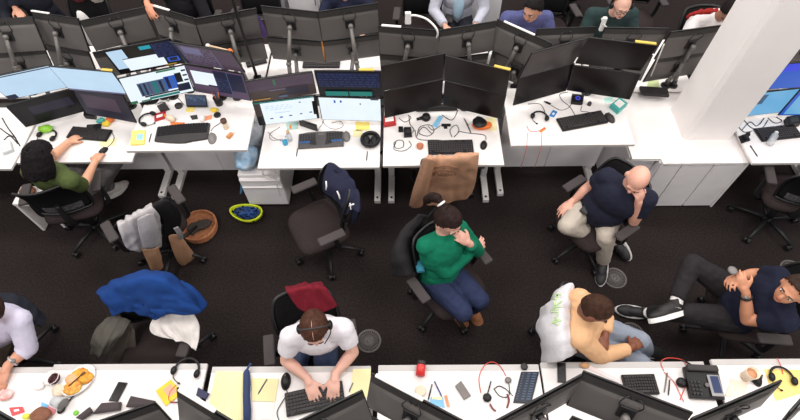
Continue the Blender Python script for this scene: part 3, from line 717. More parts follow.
    if hair != 'bald':
        b = MB()
        gh = {'buzz': .004, 'short': .012, 'part': .012, 'pony': .014, 'bob': .024, 'receding': .006}[hair]
        c0 = head + hu * .014 * hs - hf * .008
        bm2 = bmesh.ops.create_uvsphere(b.bm, u_segments=40, v_segments=26, radius=1.0)
        dl = []
        for v in bm2['verts']:
            x, y, z = v.co
            lim = {'buzz': -.10, 'short': -.05, 'part': -.08, 'pony': -.1, 'bob': -.1, 'receding': .0}[hair]
            line = -.62 if y < -.1 else (-.35 + (y + .1) * 1.1)          # lower rim: low at the nape, rising to the forehead
            if y > .45: line = .28 + (y - .45) * .9
            if hair == 'receding' and y > .1: line = max(line, .40 + (y - .1) * 1.6)
            if z < line: dl.append(v)
            k = gh * (1 + .35 * mnoise.noise(Vector((x * 5, y * 5, z * 5))))
            v.co = c0 + hr * x * (.077 * hs + k) + hf * y * (.097 * hs + k) + hu * z * (.101 * hs + k)
        bmesh.ops.delete(b.bm, geom=dl, context='VERTS')
        bmesh.ops.solidify(b.bm, geom=b.bm.faces[:], thickness=.006)
        if hair == 'bob':
            for i in range(16):
                a = PI * (.93 + 1.14 * i / 15)                       # round the back from ear to ear
                dx, dy = math.cos(a), math.sin(a)
                p0 = c0 + hr * dx * .078 + hf * dy * .094 + hu * .03
                p1 = c0 + hr * dx * .098 + hf * (dy * .110 - .0) - hu * .09; p2 = c0 + hr * dx * .09 + hf * (dy * .10 - .01) - hu * (.17 + .01 * math.sin(i * 2.1))
                b.tube(smooth_pts([p0, p1, p2], 4), [.026] * 5 + [.022] * 3 + [.012], 8)
        if hair == 'pony':
            q = c0 - hf * .105 + hu * .045
            ball(b, q, .03)
            b.tube(smooth_pts([q, q - hf * .05 + hu * .005, q - hf * .085 - hu * .05, q - hf * .085 - hu * .13, q - hf * .07 - hu * .18], 4), [.022] * 4 + [.036] * 4 + [.034] * 4 + [.03, .024, .018, .012, .008], 10)
        ho = b.build('hair', hm, root, smooth=True)
        if hair in ('bob', 'pony'): remesh(ho, .007, 4, wr=.002, ws=30)
        if hair == 'pony':
            b = MB(); q = c0 - hf * .118 + hu * .048
            b.tube([q + (hr * math.cos(a) + hu * math.sin(a)) * .024 for a in [2 * PI * i / 14 for i in range(15)]], .009, 8); b.build('scrunchie', mat('scrunchie_white', (236, 230, 226), .9), ho)
        if hair == 'part':
            b = MB(); b.tube([c0 + hf * .085 + hu * .075, c0 + hf * .04 + hu * .1085, c0 - hf * .02 + hu * .1130, c0 - hf * .05 + hu * .105], [.0008, .0014, .0014, .0008], 6); o_ = b.build('parting', sk, ho)
    if beard:
        b = MB()
        for i in range(9):
            a = -1.2 + 2.4 * i / 8
            ellf(b, head + hr * math.sin(a) * .056 + hf * (.03 + .055 * math.cos(a)) - hu * (.066 + .02 * math.cos(a)), hr, hf, hu, (.016, .014, .022))
        b.build('beard', hm, root)
    return root, J, org
curls = {}
def face_dir(a, down): return V(math.cos(R(a)) * math.cos(R(down)), math.sin(R(a)) * math.cos(R(down)), -math.sin(R(down)))

# man in white shirt typing at the near desk (faces the camera side, looks down)
curls = {'R': .3, 'L': .3}
pel = V(-.68, 1.40, .53)
J = dict(pel=pel, chest=at(318, 333, .86), neck=at(316, 327, 1.03), head=at(314.5, 327.5, 1.17), sR=at(291, 337, .99), sL=at(343, 329, .99), eR=at(286, 360, .80), eL=at(353, 352, .80),
         wR=at(307, 378, .785), wL=at(335, 374, .785), hR=at(314, 395, .775) - at(307, 378, .785), hL=at(333, 395, .775) - at(335, 374, .785), nR=V(0, 0, 1), nL=V(0, 0, 1),
         kR=V(-.80, .98, .52), kL=V(-.56, .98, .52), aR=V(-.82, 1.0, .10), aL=V(-.52, 1.0, .10), tR=V(-.83, .86, .05), tL=V(-.51, .86, .05))
P6 = person(J, 'man in short-sleeved white shirt and headset typing at the near desk', skin=(226, 176, 158), hairc=(72, 46, 36), hair='part', top=(222, 218, 224), pants=(70, 82, 110), hd=face_dir(-82, 30), hup=V(0.05, -.35, 1), tf=(0, -1, 0), fat=1.0, sleeve='short', seed=1)
# woman in green sweater
curls = {'R': .6, 'L': 1.0}
f = face_dir(-52, 0)
J = dict(pel=at(440, 275, .54), chest=at(441, 250, .86), neck=at(444, 234, 1.03), head=at(447.5, 221, 1.17), sR=at(426, 246, .98), sL=at(459, 229, .99), eR=at(446, 272, .75), eL=at(477, 250, .74),
         wR=at(471, 252, .80), wL=at(470, 244, .95), hR=at(479, 246, .80) - at(471, 252, .80), hL=at(461, 237, 1.04) - at(470, 244, .95), nR=V(.3, -.5, .8), nL=V(.7, -.6, .5),
         kR=at(463, 312, .56), kL=at(480, 300, .56), aR=at(456, 309, .11), aL=at(472, 308, .11), tR=at(462, 320, .05), tL=at(477, 318, .05))
P2 = person(J, 'woman in emerald green sweater and jeans, hand raised to her mouth', skin=(222, 168, 150), hairc=(40, 28, 26), hair='pony', top=(12, 108, 80), sleeve='long', pants=(40, 48, 76), shoe=(140, 92, 60), sole=(120, 84, 60), hd=face_dir(-50, 28), tf=f, topname='sweater', fat=.97, seed=2, female=True, pantname='jeans')
# bald man in navy polo
curls = {'R': .4, 'L': .9}
f = face_dir(218, 0)
J = dict(pel=at(598, 209, .54), chest=at(617, 196, .87), neck=at(630, 184, 1.04), head=at(637, 179, 1.19), sR=at(607, 177, 1.0), sL=at(647, 199, .98), eR=at(590, 186, .80), eL=at(634, 221, .72),
         wR=at(574, 200, .66), wL=at(638, 205, .96), hR=at(566, 206, .63) - at(574, 200, .66), hL=V(-.10, .05, .5), nR=V(-.3, .2, .9), nL=V(.4, -.8, .1),
         kR=at(567, 226, .60), kL=at(606, 236, .56), aR=at(614, 241, .12), aL=at(603, 261, .11), tR=at(624, 256, .07), tL=at(601, 276, .07))
P3 = person(J, 'bald man in navy polo shirt and khaki trousers resting cheek on hand', skin=(222, 166, 146), hair='bald', hairc=(120, 90, 70), top=(34, 36, 52), sleeve='short', pants=(186, 176, 164), shoe=(36, 34, 36), sole=(200, 196, 192), hd=face_dir(238, 30), tf=f, fat=1.14, belly=.035, seed=3)
# man in cream sweater leaning forward
curls = {'R': .7, 'L': .6}
f = face_dir(-8, 0)
J = dict(pel=at(576, 331, .53), chest=at(582, 318, .86), neck=at(586, 311, 1.02), head=at(595, 309, 1.14), sR=at(580, 338, .95), sL=at(579, 299, .98), eR=at(600, 356, .74), eL=at(605, 318, .80),
         wR=at(629, 349, .68), wL=at(605, 333, .80), hR=at(637, 343, .66) - at(629, 349, .68), hL=at(603, 347, .80) - at(605, 333, .80), nR=V(.2, .2, .9), nL=V(.3, .1, .9),
         kR=at(640, 364, .54), kL=at(640, 341, .56), aR=at(646, 366, .11), aL=at(646, 350, .11), tR=at(660, 370, .05), tL=at(660, 352, .05))
P4 = person(J, 'man in cream sweater and pale jeans leaning forward with forearms crossed', skin=(124, 74, 52), hairc=(60, 40, 30), hair='buzz', top=(222, 176, 134), sleeve='long', pants=(138, 146, 160), hd=face_dir(-30, 42), hup=V(.4, 0, 1), tf=f, topname='sweater', seed=4, pantname='jeans')
# man in navy t-shirt reclining with crossed legs
curls = {'R': .9, 'L': 1.0}
f = face_dir(180, 0)
J = dict(pel=at(738, 308, .53), chest=at(769, 299, .80), neck=at(784, 297, .97), head=at(794, 290, 1.12), sR=at(778, 277, .93), sL=at(786, 322, .91), eR=at(757, 274, .78), eL=at(747, 320, .72),
         wR=at(740, 276, .90), wL=at(746, 293, .92), hR=at(733, 279, .93) - at(740, 276, .90), hL=at(741, 282, .97) - at(746, 293, .92), nR=V(.1, .6, .5), nL=V(-.6, -.2, .6),
         kR=at(692, 263, .70), kL=at(690, 313, .55), aR=at(674, 305, .57), aL=at(645, 313, .12), tR=at(645, 313, .55), tL=at(620, 309, .12))
P5 = person(J, 'reclining man in navy t-shirt and black trousers with legs crossed', skin=(206, 144, 112), hairc=(56, 42, 36), hair='short', top=(27, 30, 48), sleeve='short', pants=(40, 37, 39), shoe=(30, 28, 30), hd=face_dir(205, -2), hup=V(.2, 0, 1), tf=f, fat=1.1, belly=.02, seed=5, sock=True, cuff=.84)
# woman in olive green t-shirt, seen from behind
curls = {'R': .55, 'L': .5}
f = face_dir(62, 0)
J = dict(pel=V(-2.95, 2.64, .54), chest=at(52, 178, .84), neck=at(46, 168, 1.02), head=at(41, 157, 1.16), sR=at(70, 180, .97), sL=at(31, 172, .98), eR=at(83, 186, .78), eL=at(48, 160, .80),
         wR=at(94, 164, .775), wL=at(66, 144, .775), hR=at(99, 154, .765) - at(94, 164, .775), hL=at(75, 138, .765) - at(66, 144, .775), nR=V(0, 0, 1), nL=V(0, 0, 1),
         kR=V(-2.66, 3.02, .54), kL=V(-2.90, 3.06, .54), aR=at(95, 199, .10), aL=V(-2.92, 3.0, .10), tR=at(106, 194, .05), tL=V(-2.86, 3.13, .05))
P1 = person(J, 'black-haired woman in olive green t-shirt typing, seen from behind', skin=(222, 164, 132), hairc=(24, 20, 22), hair='bob', top=(78, 90, 50), sleeve='elbow', pants=(110, 106, 106), shoe=(216, 210, 206), hd=face_dir(60, 30), hup=V(.1, .3, 1), tf=f, fat=.95, topname='t_shirt', seed=6, female=True, hideface=True)
# man in lavender shirt at the left edge
curls = {'R': .6, 'L': .5}
f = face_dir(265, 0)
J = dict(pel=V(-3.10, 1.36, .54), chest=at(-2, 322, .86), neck=at(-8, 312, 1.03), head=at(-13, 311, 1.18), sR=at(-32, 326, .98), sL=at(19, 320, .98), eR=at(-40, 350, .78), eL=at(28, 348, .79),
         wR=at(-14, 374, .775), wL=at(8, 365, .785), hR=at(-6, 384, .77) - at(-14, 374, .775), hL=at(2, 378, .77) - at(8, 365, .785), nR=V(0, 0, 1), nL=V(0, 0, 1),
         kR=V(-3.22, .95, .53), kL=V(-2.98, .95, .53), aR=V(-3.22, 1.0, .1), aL=V(-2.98, 1.0, .1), tR=V(-3.22, .86, .05), tL=V(-2.98, .86, .05))
P7 = person(J, 'man in pale lavender shirt with silver wristwatch, cropped by left edge', skin=(206, 148, 122), hairc=(60, 44, 36), hair='short', top=(206, 202, 222), sleeve='roll', pants=(96, 84, 72), hd=face_dir(265, 35), tf=f, seed=7, fat=1.05)
# ================================================================== garments and loose cloth
def resample(row, n):
    pts = smooth_pts(row, 12) if len(row) > 2 else [Vector(row[0]).lerp(Vector(row[-1]), i / 12) for i in range(13)]
    L = [0]
    for a, c in zip(pts, pts[1:]): L.append(L[-1] + (c - a).length)
    out = []; j = 0
    for i in range(n):
        t = L[-1] * i / (n - 1)
        while j < len(L) - 2 and L[j + 1] < t: j += 1
        d = L[j + 1] - L[j]; out.append(pts[j].lerp(pts[j + 1], (t - L[j]) / d if d > 1e-9 else 0))
    return out
def chair_plane(key):
    c = CHAIRS[key]; M_ = Matrix.Translation(c.location) @ Matrix.Rotation(c.rotation_euler.z, 4, 'Z')
    return M_ @ Vector((0, -.215, .75)), (M_.to_3x3() @ Vector((0, -.972, -.237))).normalized()
def cloth_mesh(rows, nu=26, k=5, wr=.008, ws=9, seed=0, thick=.010, quilt=0, mode='plane', key=None, b=None):
    """rows of image points with either an offset behind the chair back ('plane') or a height ('z')"""
    if mode == 'plane': P0, n = chair_plane(key)
    R3 = []
    for row in rows:
        r = []
        for (px, py, v) in row:
            if mode == 'z': r.append(at(px, py, v))
            else:
                d = ray(px, py); t = ((P0 + n * v - CAMP).dot(n)) / d.dot(n); r.append(CAMP + d * t)
        R3.append(resample(r, nu))
    cols = [smooth_pts([R3[j][i] for j in range(len(R3))], k) for i in range(nu)]
    nv = len(cols[0])
    bm = bmesh.new()
    vs = [[bm.verts.new(cols[i][j]) for j in range(nv)] for i in range(nu)]
    fs = []
    for i in range(nu - 1):
        for j in range(nv - 1): fs.append(bm.faces.new((vs[i][j], vs[i + 1][j], vs[i + 1][j + 1], vs[i][j + 1])))
    bmesh.ops.recalc_face_normals(bm, faces=bm.faces); bm.normal_update()
    for i in range(nu):
        for j in range(nv):
            v = vs[i][j]; p = v.co
            a = mnoise.noise(Vector((i * .35 + seed, j * .09, seed))) + .6 * (1 - 2 * abs(mnoise.noise(p * ws + Vector((seed, 0, 0))))) - .2
            if quilt: a += -1.6 * (abs(math.sin(j * PI / quilt)) ** .5) * -1 - 1.0
            v.co = p + v.normal * wr * a
    bmesh.ops.solidify(bm, geom=bm.faces[:], thickness=thick)
    for f in bm.faces: f.smooth = True
    return bm
def garment(name, label, cat, rows, color, group=None, parts=(), wr=.008, mode='plane', key=None, quilt=0, rough=.9, thick=.012, ws=9, seed=0):
    cm = mat('fabric_%d_%d_%d' % color, color, rough, var=.08, scale=30, bump=.2, bscale=260, spec=.2)
    bm = cloth_mesh(rows, wr=wr, mode=mode, key=key, quilt=quilt, thick=thick, ws=ws, seed=seed)
    c = Vector(); n = 0
    for v in bm.verts: c += v.co; n += 1
    c /= n; zmin = min(v.co.z for v in bm.verts)
    root = thing(name, label, cat, (c.x, c.y, zmin)); org = Vector((c.x, c.y, zmin))
    bmesh.ops.translate(bm, vec=-org, verts=bm.verts)
    b = MB(); b.bm.free(); b.bm = bm; o = b.build('cloth_body', cm, root); add_mod(o, 'SUBSURF', levels=1, render_levels=1)
    BVH[root.name] = (BVHTree.FromPolygons([v.co.copy() for v in o.data.vertices], [tuple(p.vertices) for p in o.data.polygons]), org)
    return root, org, cm
def sleeve(root, org, cm, pts, r, name='sleeve', wr=.006, seed=0):
    b = MB(); P = smooth_pts([Vector(p) - org for p in pts], 6); n = len(P)
    rs = [r * (1.0 - .25 * i / n) * (1 + .14 * mnoise.noise(Vector((i * .7, seed, 0)))) for i in range(n)]
    b.tube(P, rs, 14, flat=.62)
    for v in b.bm.verts: v.co += Vector((1, .5, .3)) * wr * mnoise.noise(v.co * 18)
    o = b.build(name, cm, root, smooth=True); add_mod(o, 'SUBSURF', levels=1, render_levels=1); return o
ZV = {'C3': .80, 'C5': .78, 'C7': 1.0}
from mathutils.bvhtree import BVHTree
BVH = {}
def on_cloth(root, px, py, e=.004):           # point on the visible side of a garment
    bvh, org = BVH[root.name]; d = ray(px, py).normalized()
    hit = bvh.ray_cast(CAMP - org, d)
    if hit[0] is None: hit = bvh.find_nearest(CAMP - org + d * ((org - CAMP).length))
    return hit[0] - d * e
def pp(key, px, py, v):
    if key in ZV: return at(px, py, ZV[key] + (.0 if key != 'C7' else 0) + ((v + .1) * .0))
    P0, n = chair_plane(key); d = ray(px, py); return CAMP + d * (((P0 + n * v - CAMP).dot(n)) / d.dot(n))

# tan hooded sweatshirt over the chair at the cluttered desk
def cloth_part(root, org, m, name, rows, key=None, mode='plane', wr=.006, seed=0, thick=.012, ws=9, nu=14):
    bm = cloth_mesh(rows, nu=nu, wr=wr, mode=mode, key=key, thick=thick, ws=ws, seed=seed); bmesh.ops.translate(bm, vec=-org, verts=bm.verts)
    b = MB(); b.bm.free(); b.bm = bm; o = b.build(name, m, root); add_mod(o, 'SUBSURF', levels=1, render_levels=1); return o
g, o_, cm = garment('sweatshirt', 'tan hooded sweatshirt draped over the back of the chair at the cluttered desk', 'sweatshirt',
  [[(429, 160, -.14), (452, 160, -.14), (478, 157, -.14)], [(427, 156, .0), (445, 155, .0), (462, 154, .0), (479, 152, .0)], [(424, 164, .06), (443, 163, .07), (461, 162, .07), (479, 161, .06)],
   [(421, 176, .08), (441, 177, .09), (461, 175, .09), (477, 173, .08)], [(418, 190, .10), (440, 192, .11), (458, 191, .11), (475, 185, .09)], [(419, 201, .12), (434, 206, .13), (450, 202, .12), (464, 200, .12), (472, 194, .11)]],
  (190, 146, 118), key='C4', wr=.020, ws=8)
cloth_part(g, o_, cm, 'sleeve', [[(424, 157, .08), (431, 158, .11), (436, 160, .09)], [(419, 172, .11), (426, 174, .14), (431, 175, .12)], [(413, 190, .13), (420, 192, .16), (427, 193, .13)], [(409, 205, .14), (415, 208, .16), (422, 205, .14)]], key='C4', wr=.009, seed=40)
b = MB()
PRT = mat('print_brown', (150, 106, 80), .9)
b.tube([on_cloth(g, 433 + 25 * t, 168.5 - 3.2 * math.sin(PI * t)) for t in [i / 12 for i in range(13)]], .006, 5)
b.tube([on_cloth(g, 445 + 10.5 * math.cos(a), 174 + 4.2 * math.sin(a)) for a in [2 * PI * i / 20 for i in range(21)]], .004, 5)
for i in range(6): b.tube([on_cloth(g, 438 + 2.6 * i, 172.5), on_cloth(g, 439 + 2.6 * i, 175.5)], .004, 5)
tag(b.build('print', PRT, g), 'faint arched brown print on the back')
# navy hoodie on the empty chair
g, o_, cm = garment('hoodie', 'dark navy hoodie with white drawstrings hung on the empty chair', 'hoodie',
  [[(323, 193, 0.84), (332, 198, 0.83), (340, 206, 0.82), (346, 216, 0.80)], [(323, 180, 0.94), (334, 186, 0.94), (345, 195, 0.93), (352, 210, 0.90)], [(328, 163, 1.01), (342, 169, 1.0), (352, 180, 1.0), (359, 196, 0.99), (359, 213, 0.92)], [(331, 172, 0.96), (346, 179, 0.95), (356, 193, 0.93), (361, 206, 0.82)], [(334, 196, 0.78), (347, 200, 0.7), (357, 212, 0.66), (360, 222, 0.6)]], (36, 38, 58), mode='z', key='C3', wr=.014, seed=2)
sleeve(g, o_, cm, [at(352, 200, .92), at(355, 213, .78), at(352, 221, .62)], .045)
b = MB(); CS = mat('cord_white', (226, 224, 222), .8)
for ln, r_ in (([(326, 181), (326.5, 186), (326, 190)], .007), ([(337, 191), (339, 195), (340, 199)], .007), ([(350, 203), (351, 209), (350.5, 215)], .006), ([(349, 206), (354, 204)], .006)):
    b.tube([on_cloth(g, *q_) for q_ in ln], r_, 6)
b.build('drawstring', CS, g)
# jackets on the chair beside the basket
g, o_, cm = garment('jacket', 'light grey jacket draped over the chair beside the round basket', 'jacket',
  [[(118, 222, -.06), (135, 212, -.06), (152, 203, -.06)], [(117, 226, .01), (134, 216, .02), (152, 206, .02)], [(121, 236, .06), (140, 230, .07), (160, 216, .06)], [(125, 246, .08), (143, 243, .10), (163, 231, .08)], [(130, 250, .09), (147, 251, .10), (162, 247, .09)]],
  (176, 172, 173), key='C2', wr=.024, seed=4)
LIN = mat('lining_peach', (184, 140, 108), .8, var=.05)
cloth_part(g, o_, cm, 'sleeve', [[(137, 219, .09), (147, 214, .11), (153, 213, .09)], [(139, 232, .11), (149, 230, .15), (157, 225, .11)], [(143, 246, .12), (151, 248, .15), (159, 244, .12)]], key='C2', wr=.012, seed=41)
cloth_part(g, o_, LIN, 'lining', [[(141, 248, .10), (150, 249, .12), (158, 246, .10)], [(146, 258, .10), (154, 259, .13), (161, 256, .10)], [(152, 270, .10), (157, 272, .12), (163, 266, .10)]], key='C2', wr=.010, seed=42)
g, o_, cm = garment('jacket', 'black jacket with peach lining on the same chair as the light grey jacket', 'jacket',
  [[(153, 206, -.05), (163, 201, -.06), (170, 202, -.05)], [(154, 208, .01), (165, 200, .02), (174, 204, .02)], [(162, 219, .05), (172, 211, .06), (181, 214, .05)], [(164, 232, .06), (174, 229, .07), (181, 226, .06)], [(160, 250, .07), (168, 248, .08), (176, 240, .07)]],
  (26, 25, 27), key='C2', wr=.010, seed=5)
cloth_part(g, o_, LIN, 'lining', [[(168, 236, .09), (176, 234, .11), (182, 238, .09)], [(172, 248, .10), (181, 247, .13), (189, 247, .10)], [(177, 260, .11), (185, 262, .13), (195, 255, .11)], [(182, 266, .11), (186, 265, .12), (192, 260, .11)]], key='C2', wr=.010, seed=43)
GRW = mat('cuff_grey', (150, 146, 146), .9); cloth_part(g, o_, GRW, 'cuff', [[(173, 228, .12), (178, 226, .12)], [(176, 233, .13), (182, 232, .13)], [(179, 239, .13), (183, 238, .13)]], key='C2', wr=.006, seed=44)
# black puffer behind the woman in green
g, o_, cm = garment('jacket', 'black puffer jacket hung behind the woman in the green sweater', 'jacket',
  [[(428, 216, 0.9), (418, 232, 0.82), (414, 252, 0.72), (418, 270, 0.62)], [(424, 214, 0.99), (408, 231, 0.97), (400, 250, 0.95), (408, 276, 0.8)], [(418, 217, 0.97), (401, 236, 0.92), (394, 255, 0.85), (398, 276, 0.66)], [(414, 224, 0.8), (399, 243, 0.72), (393, 260, 0.62), (396, 272, 0.55)]],
  (36, 34, 36), mode='z', key='C5', wr=.012, quilt=4, seed=6, thick=.02)
b = MB(); b.tube([pp('C5', 419, 258, -.09) - o_, pp('C5', 420, 266, -.10) - o_, pp('C5', 421, 272, -.10) - o_], [.03, .035, .03], 10, flat=.5); tag(b.build('lining', mat('teal_lining', (40, 120, 140), .8), g), 'teal lining showing')
# light grey hoodie behind the cream-sweater man
g, o_, cm = garment('hoodie', 'light grey hoodie with pale green lettering on the chair back', 'hoodie',
  [[(575, 287, .98), (571, 305, .97), (572, 328, .95), (579, 352, .82)], [(572, 282, 1.02), (562, 302, 1.02), (561, 328, 1.02), (567, 360, .92)], [(561, 286, 0.95), (548, 306, 0.92), (545, 331, 0.9), (552, 363, 0.8)], [(556, 291, 0.82), (536, 322, 0.72), (540, 343, 0.66), (542, 363, 0.6)]],
  (208, 206, 210), mode='z', key='C7', wr=.022, ws=10, seed=7)
GRN = mat('lettering_green', (190, 214, 164), .8)
b = MB()
def strokes(segs, u0, u1, w_, v):
    for ln in segs:
        P = smooth_pts([V(558.5 - 7 * t_ * .55 + (x_ - .5) * w_, 294 + (u0 + (u1 - u0) * t_) * 32, 0) for x_, t_ in ln], 4); b.tube([on_cloth(g, q.x, q.y) for q in P], .0055, 5)
L_ = {'S': [[(1, .1), (.3, 0), (0, .25), (.5, .5), (1, .75), (.7, 1), (0, .9)]], 'V': [[(0, 0), (.5, 1), (1, 0)]], 'I': [[(.5, 0), (.5, 1)]], 'E': [[(1, 0), (0, 0), (0, 1), (1, 1)], [(0, .5), (.8, .5)]], 'R': [[(0, 1), (0, 0), (1, .2), (0, .5), (1, 1)]], 'C': [[(1, .1), (.2, 0), (0, .5), (.2, 1), (1, .9)]]}
for i, ch in enumerate('SVEIR'): strokes(L_[ch], i * .2, i * .2 + .16, 7, .112)
tag(b.build('lettering', GRN, g), 'pale green hand-drawn lettering')
# blue puffer, white sweater and grey-green coat on one chair
g, o_, cm = garment('jacket', 'bright blue puffer jacket spread over a chair back near the food desk', 'jacket',
  [[(104, 286, .16), (126, 277, .18), (158, 272, .18), (178, 283, .16)], [(97, 293, .02), (125, 276, .03), (158, 270, .03), (184, 285, .03), (201, 306, .02)], [(100, 297, -.11), (125, 282, -.13), (155, 277, -.13), (181, 291, -.12), (202, 308, -.10)], [(103, 303, -.15), (125, 295, -.16), (150, 293, -.16), (176, 298, -.16), (202, 310, -.13)], [(108, 309, -.17), (128, 305, -.18), (151, 307, -.18), (174, 306, -.18), (198, 314, -.15)], [(113, 315, -.17), (130, 311, -.17), (155, 320, -.18), (165, 312, -.18)]],
  (24, 60, 122), key='C10', wr=.030, ws=11, quilt=0, seed=8, thick=.02)
sleeve(g, o_, cm, [pp('C10', 176, 287, .03), pp('C10', 190, 295, .02), pp('C10', 203, 309, .0)], .065)
sleeve(g, o_, cm, [pp('C10', 120, 291, -.06), pp('C10', 138, 298, -.12), pp('C10', 160, 312, -.14)], .07, seed=3)
g, o_, cm = garment('sweater', 'white knit sweater hanging over the arm of the blue jacket chair', 'sweater',
  [[(165, 306, .80), (176, 304, .84), (187, 310, .80)], [(152, 321, .76), (170, 315, .82), (190, 315, .82), (199, 324, .76)], [(151, 333, .72), (169, 328, .77), (188, 330, .78), (199, 336, .72)], [(171, 340, .72), (184, 343, .73), (196, 351, .68)]], (220, 214, 210), mode='z', wr=.022, ws=13, seed=9)
g, o_, cm = garment('coat', 'grey-green coat hanging from the left arm of the blue jacket chair', 'coat',
  [[(105, 318, .74), (118, 316, .78), (131, 320, .76)], [(95, 328, .74), (110, 330, .78), (127, 328, .76)], [(91, 342, .66), (106, 344, .74), (120, 338, .72)], [(92, 354, .52), (100, 357, .56), (108, 353, .58)]], (80, 77, 71), mode='z', wr=.02, seed=10)
g, o_, cm = garment('trousers', 'brownish grey garment hanging beside the grey-green coat', 'clothes',
  [[(126, 322, .70), (131, 324, .70), (135, 330, .66)], [(117, 340, .55), (127, 338, .58), (136, 343, .55)], [(109, 356, .36), (124, 352, .42), (137, 351, .40)], [(108, 366, .30), (116, 366, .32), (124, 365, .32)]], (88, 80, 74), mode='z', wr=.008, seed=11)
g, o_, cm = garment('scarf', 'dark red cloth laid over the chair back behind the typing man', 'cloth',
  [[(288, 288, .09), (305, 284, .10), (324, 284, .09)], [(285, 288, .02), (303, 284, .03), (323, 281, .02)], [(286, 291, -.11), (304, 287, -.12), (325, 285, -.11)], [(290, 298, -.14), (307, 296, -.14), (331, 295, -.14)], [(298, 309, -.16), (311, 314, -.16), (326, 312, -.16), (338, 305, -.16)]], (110, 24, 38), key='C11', wr=.022, ws=12, seed=12)
g, o_, cm = garment('jacket', 'dark navy jacket over the chair of the lavender shirt man', 'jacket',
  [[(-14, 294, .10), (12, 293, .11), (32, 303, .10)], [(-14, 297, .03), (14, 295, .04), (34, 305, .03), (47, 316, .03)], [(-12, 305, -.09), (10, 306, -.09), (30, 315, -.09), (46, 323, -.07)], [(-10, 314, -.15), (12, 316, -.15), (31, 322, -.14), (43, 327, -.12)]], (40, 42, 52), key='C12', wr=.012, seed=13)

# ================================================================== floor things
def lathe_thing(name, label, cat, loc, prof, m, n=24, part=None): 
    t = thing(name, label, cat, loc); b = MB(); b.lathe(prof, n=n); b.build(part or name, m, t); return t
# woven basket with a dark cloth inside
WOV = mat('woven_cane', (186, 124, 84), .8, rgb2=(150, 92, 58), scale=40, bump=.8, bscale=90)
p = at(199, 226.5, .06); t = thing('basket', 'round woven tan basket holding a dark cloth, on the floor', 'basket', (p.x, p.y, 0))
b = MB(); b.lathe([(.0, .004), (.140, .004), (.158, .03), (.168, .075), (.170, .085), (.162, .088), (.156, .075), (.148, .045), (0, .042)], n=36)
for i in range(4):
    z = .015 + i * .02; r = .150 + .018 * (z / .08) ** .7
    b.tube([(r * math.cos(a), r * math.sin(a), z) for a in [2 * PI * k_ / 36 for k_ in range(37)]], .009, 5)
b.build('wicker_body', WOV, t); b = MB(); b.tube([(.165 * math.cos(a), .165 * math.sin(a), .086) for a in [2 * PI * k_ / 40 for k_ in range(41)]], .011, 8); b.build('rim', WOV, t)
t2 = thing('folded_cloth', 'dark grey cloth lying inside the woven basket', 'cloth', (p.x, p.y, .046))
b = MB()
b.prism([(-.098, -.01), (-.07, .035), (-.03, .03), (-.01, .06), (.04, .058), (.06, .075), (.10, .05), (.085, .01), (.05, -.025), (.0, -.03), (-.02, -.045), (-.03, -.085), (-.05, -.075), (-.045, -.035), (-.085, -.04)], 0, .028, bev=.008)
bmesh.ops.scale(b.bm, vec=(1.12, 1.12, 1), verts=b.bm.verts); b.build('folded_fabric', mat('dark_taupe', (64, 56, 52), .9), t2)
# cycle helmet lying upside down
p = at(249, 214, .06); t = thing('cycle_helmet', 'upturned fluorescent yellow cycle helmet with blue padding on the carpet', 'helmet', (p.x, p.y, 0), R(-8))
HY = mat('helmet_yellow', (206, 222, 40), .35, var=.03); HB = mat('helmet_blue', (36, 78, 140), .7); 
b = MB()
def hel(u, v, k=1.0, dz=0.0):
    a = 2 * PI * u; r = math.sin(v * PI / 2) * k; ca = math.cos(a)
    return (-.130 * r * ca * (1.18 if ca > 0 else 1) * (1 + .10 * max(0, ca) ** 6), .086 * r * math.sin(a), .10 + dz - .097 * k * math.cos(v * PI / 2) + .012 * math.cos(2 * a) * v ** 4)
b.grid(hel, 40, 14, closed=True)
for f in b.bm.faces:
    c = f.calc_center_median()
    if abs(math.sin(math.atan2(c.y, c.x) * 4)) < .30 and .02 < c.z < .085: f.material_index = 1
bmesh.ops.remove_doubles(b.bm, verts=b.bm.verts, dist=.0005); bmesh.ops.solidify(b.bm, geom=b.bm.faces[:], thickness=.014)
b.build('shell', [HY, BLACKP], t)
b = MB(); b.grid(lambda u, v: hel(u, v * .93, .80, .0), 36, 12, closed=True)
for f in b.bm.faces:
    c = f.calc_center_median()
    if mnoise.noise(c * 40) > .12: f.material_index = 1
bmesh.ops.remove_doubles(b.bm, verts=b.bm.verts, dist=.0005); bmesh.ops.solidify(b.bm, geom=b.bm.faces[:], thickness=.006); b.build('padding', [HB, BLACKP], t)
b = MB(); b.tube(smooth_pts([(.07, -.05, .09), (.02, -.02, .075), (-.03, .03, .08), (-.06, .045, .09)], 5), .007, 6); b.tube(smooth_pts([(.07, .05, .09), (.02, .02, .08), (.0, -.03, .07)], 5), .007, 6); b.tube(smooth_pts([(-.08, -.03, .085), (-.02, .0, .075), (.05, .01, .08)], 5), .010, 6); b.build('strap', HB, t)
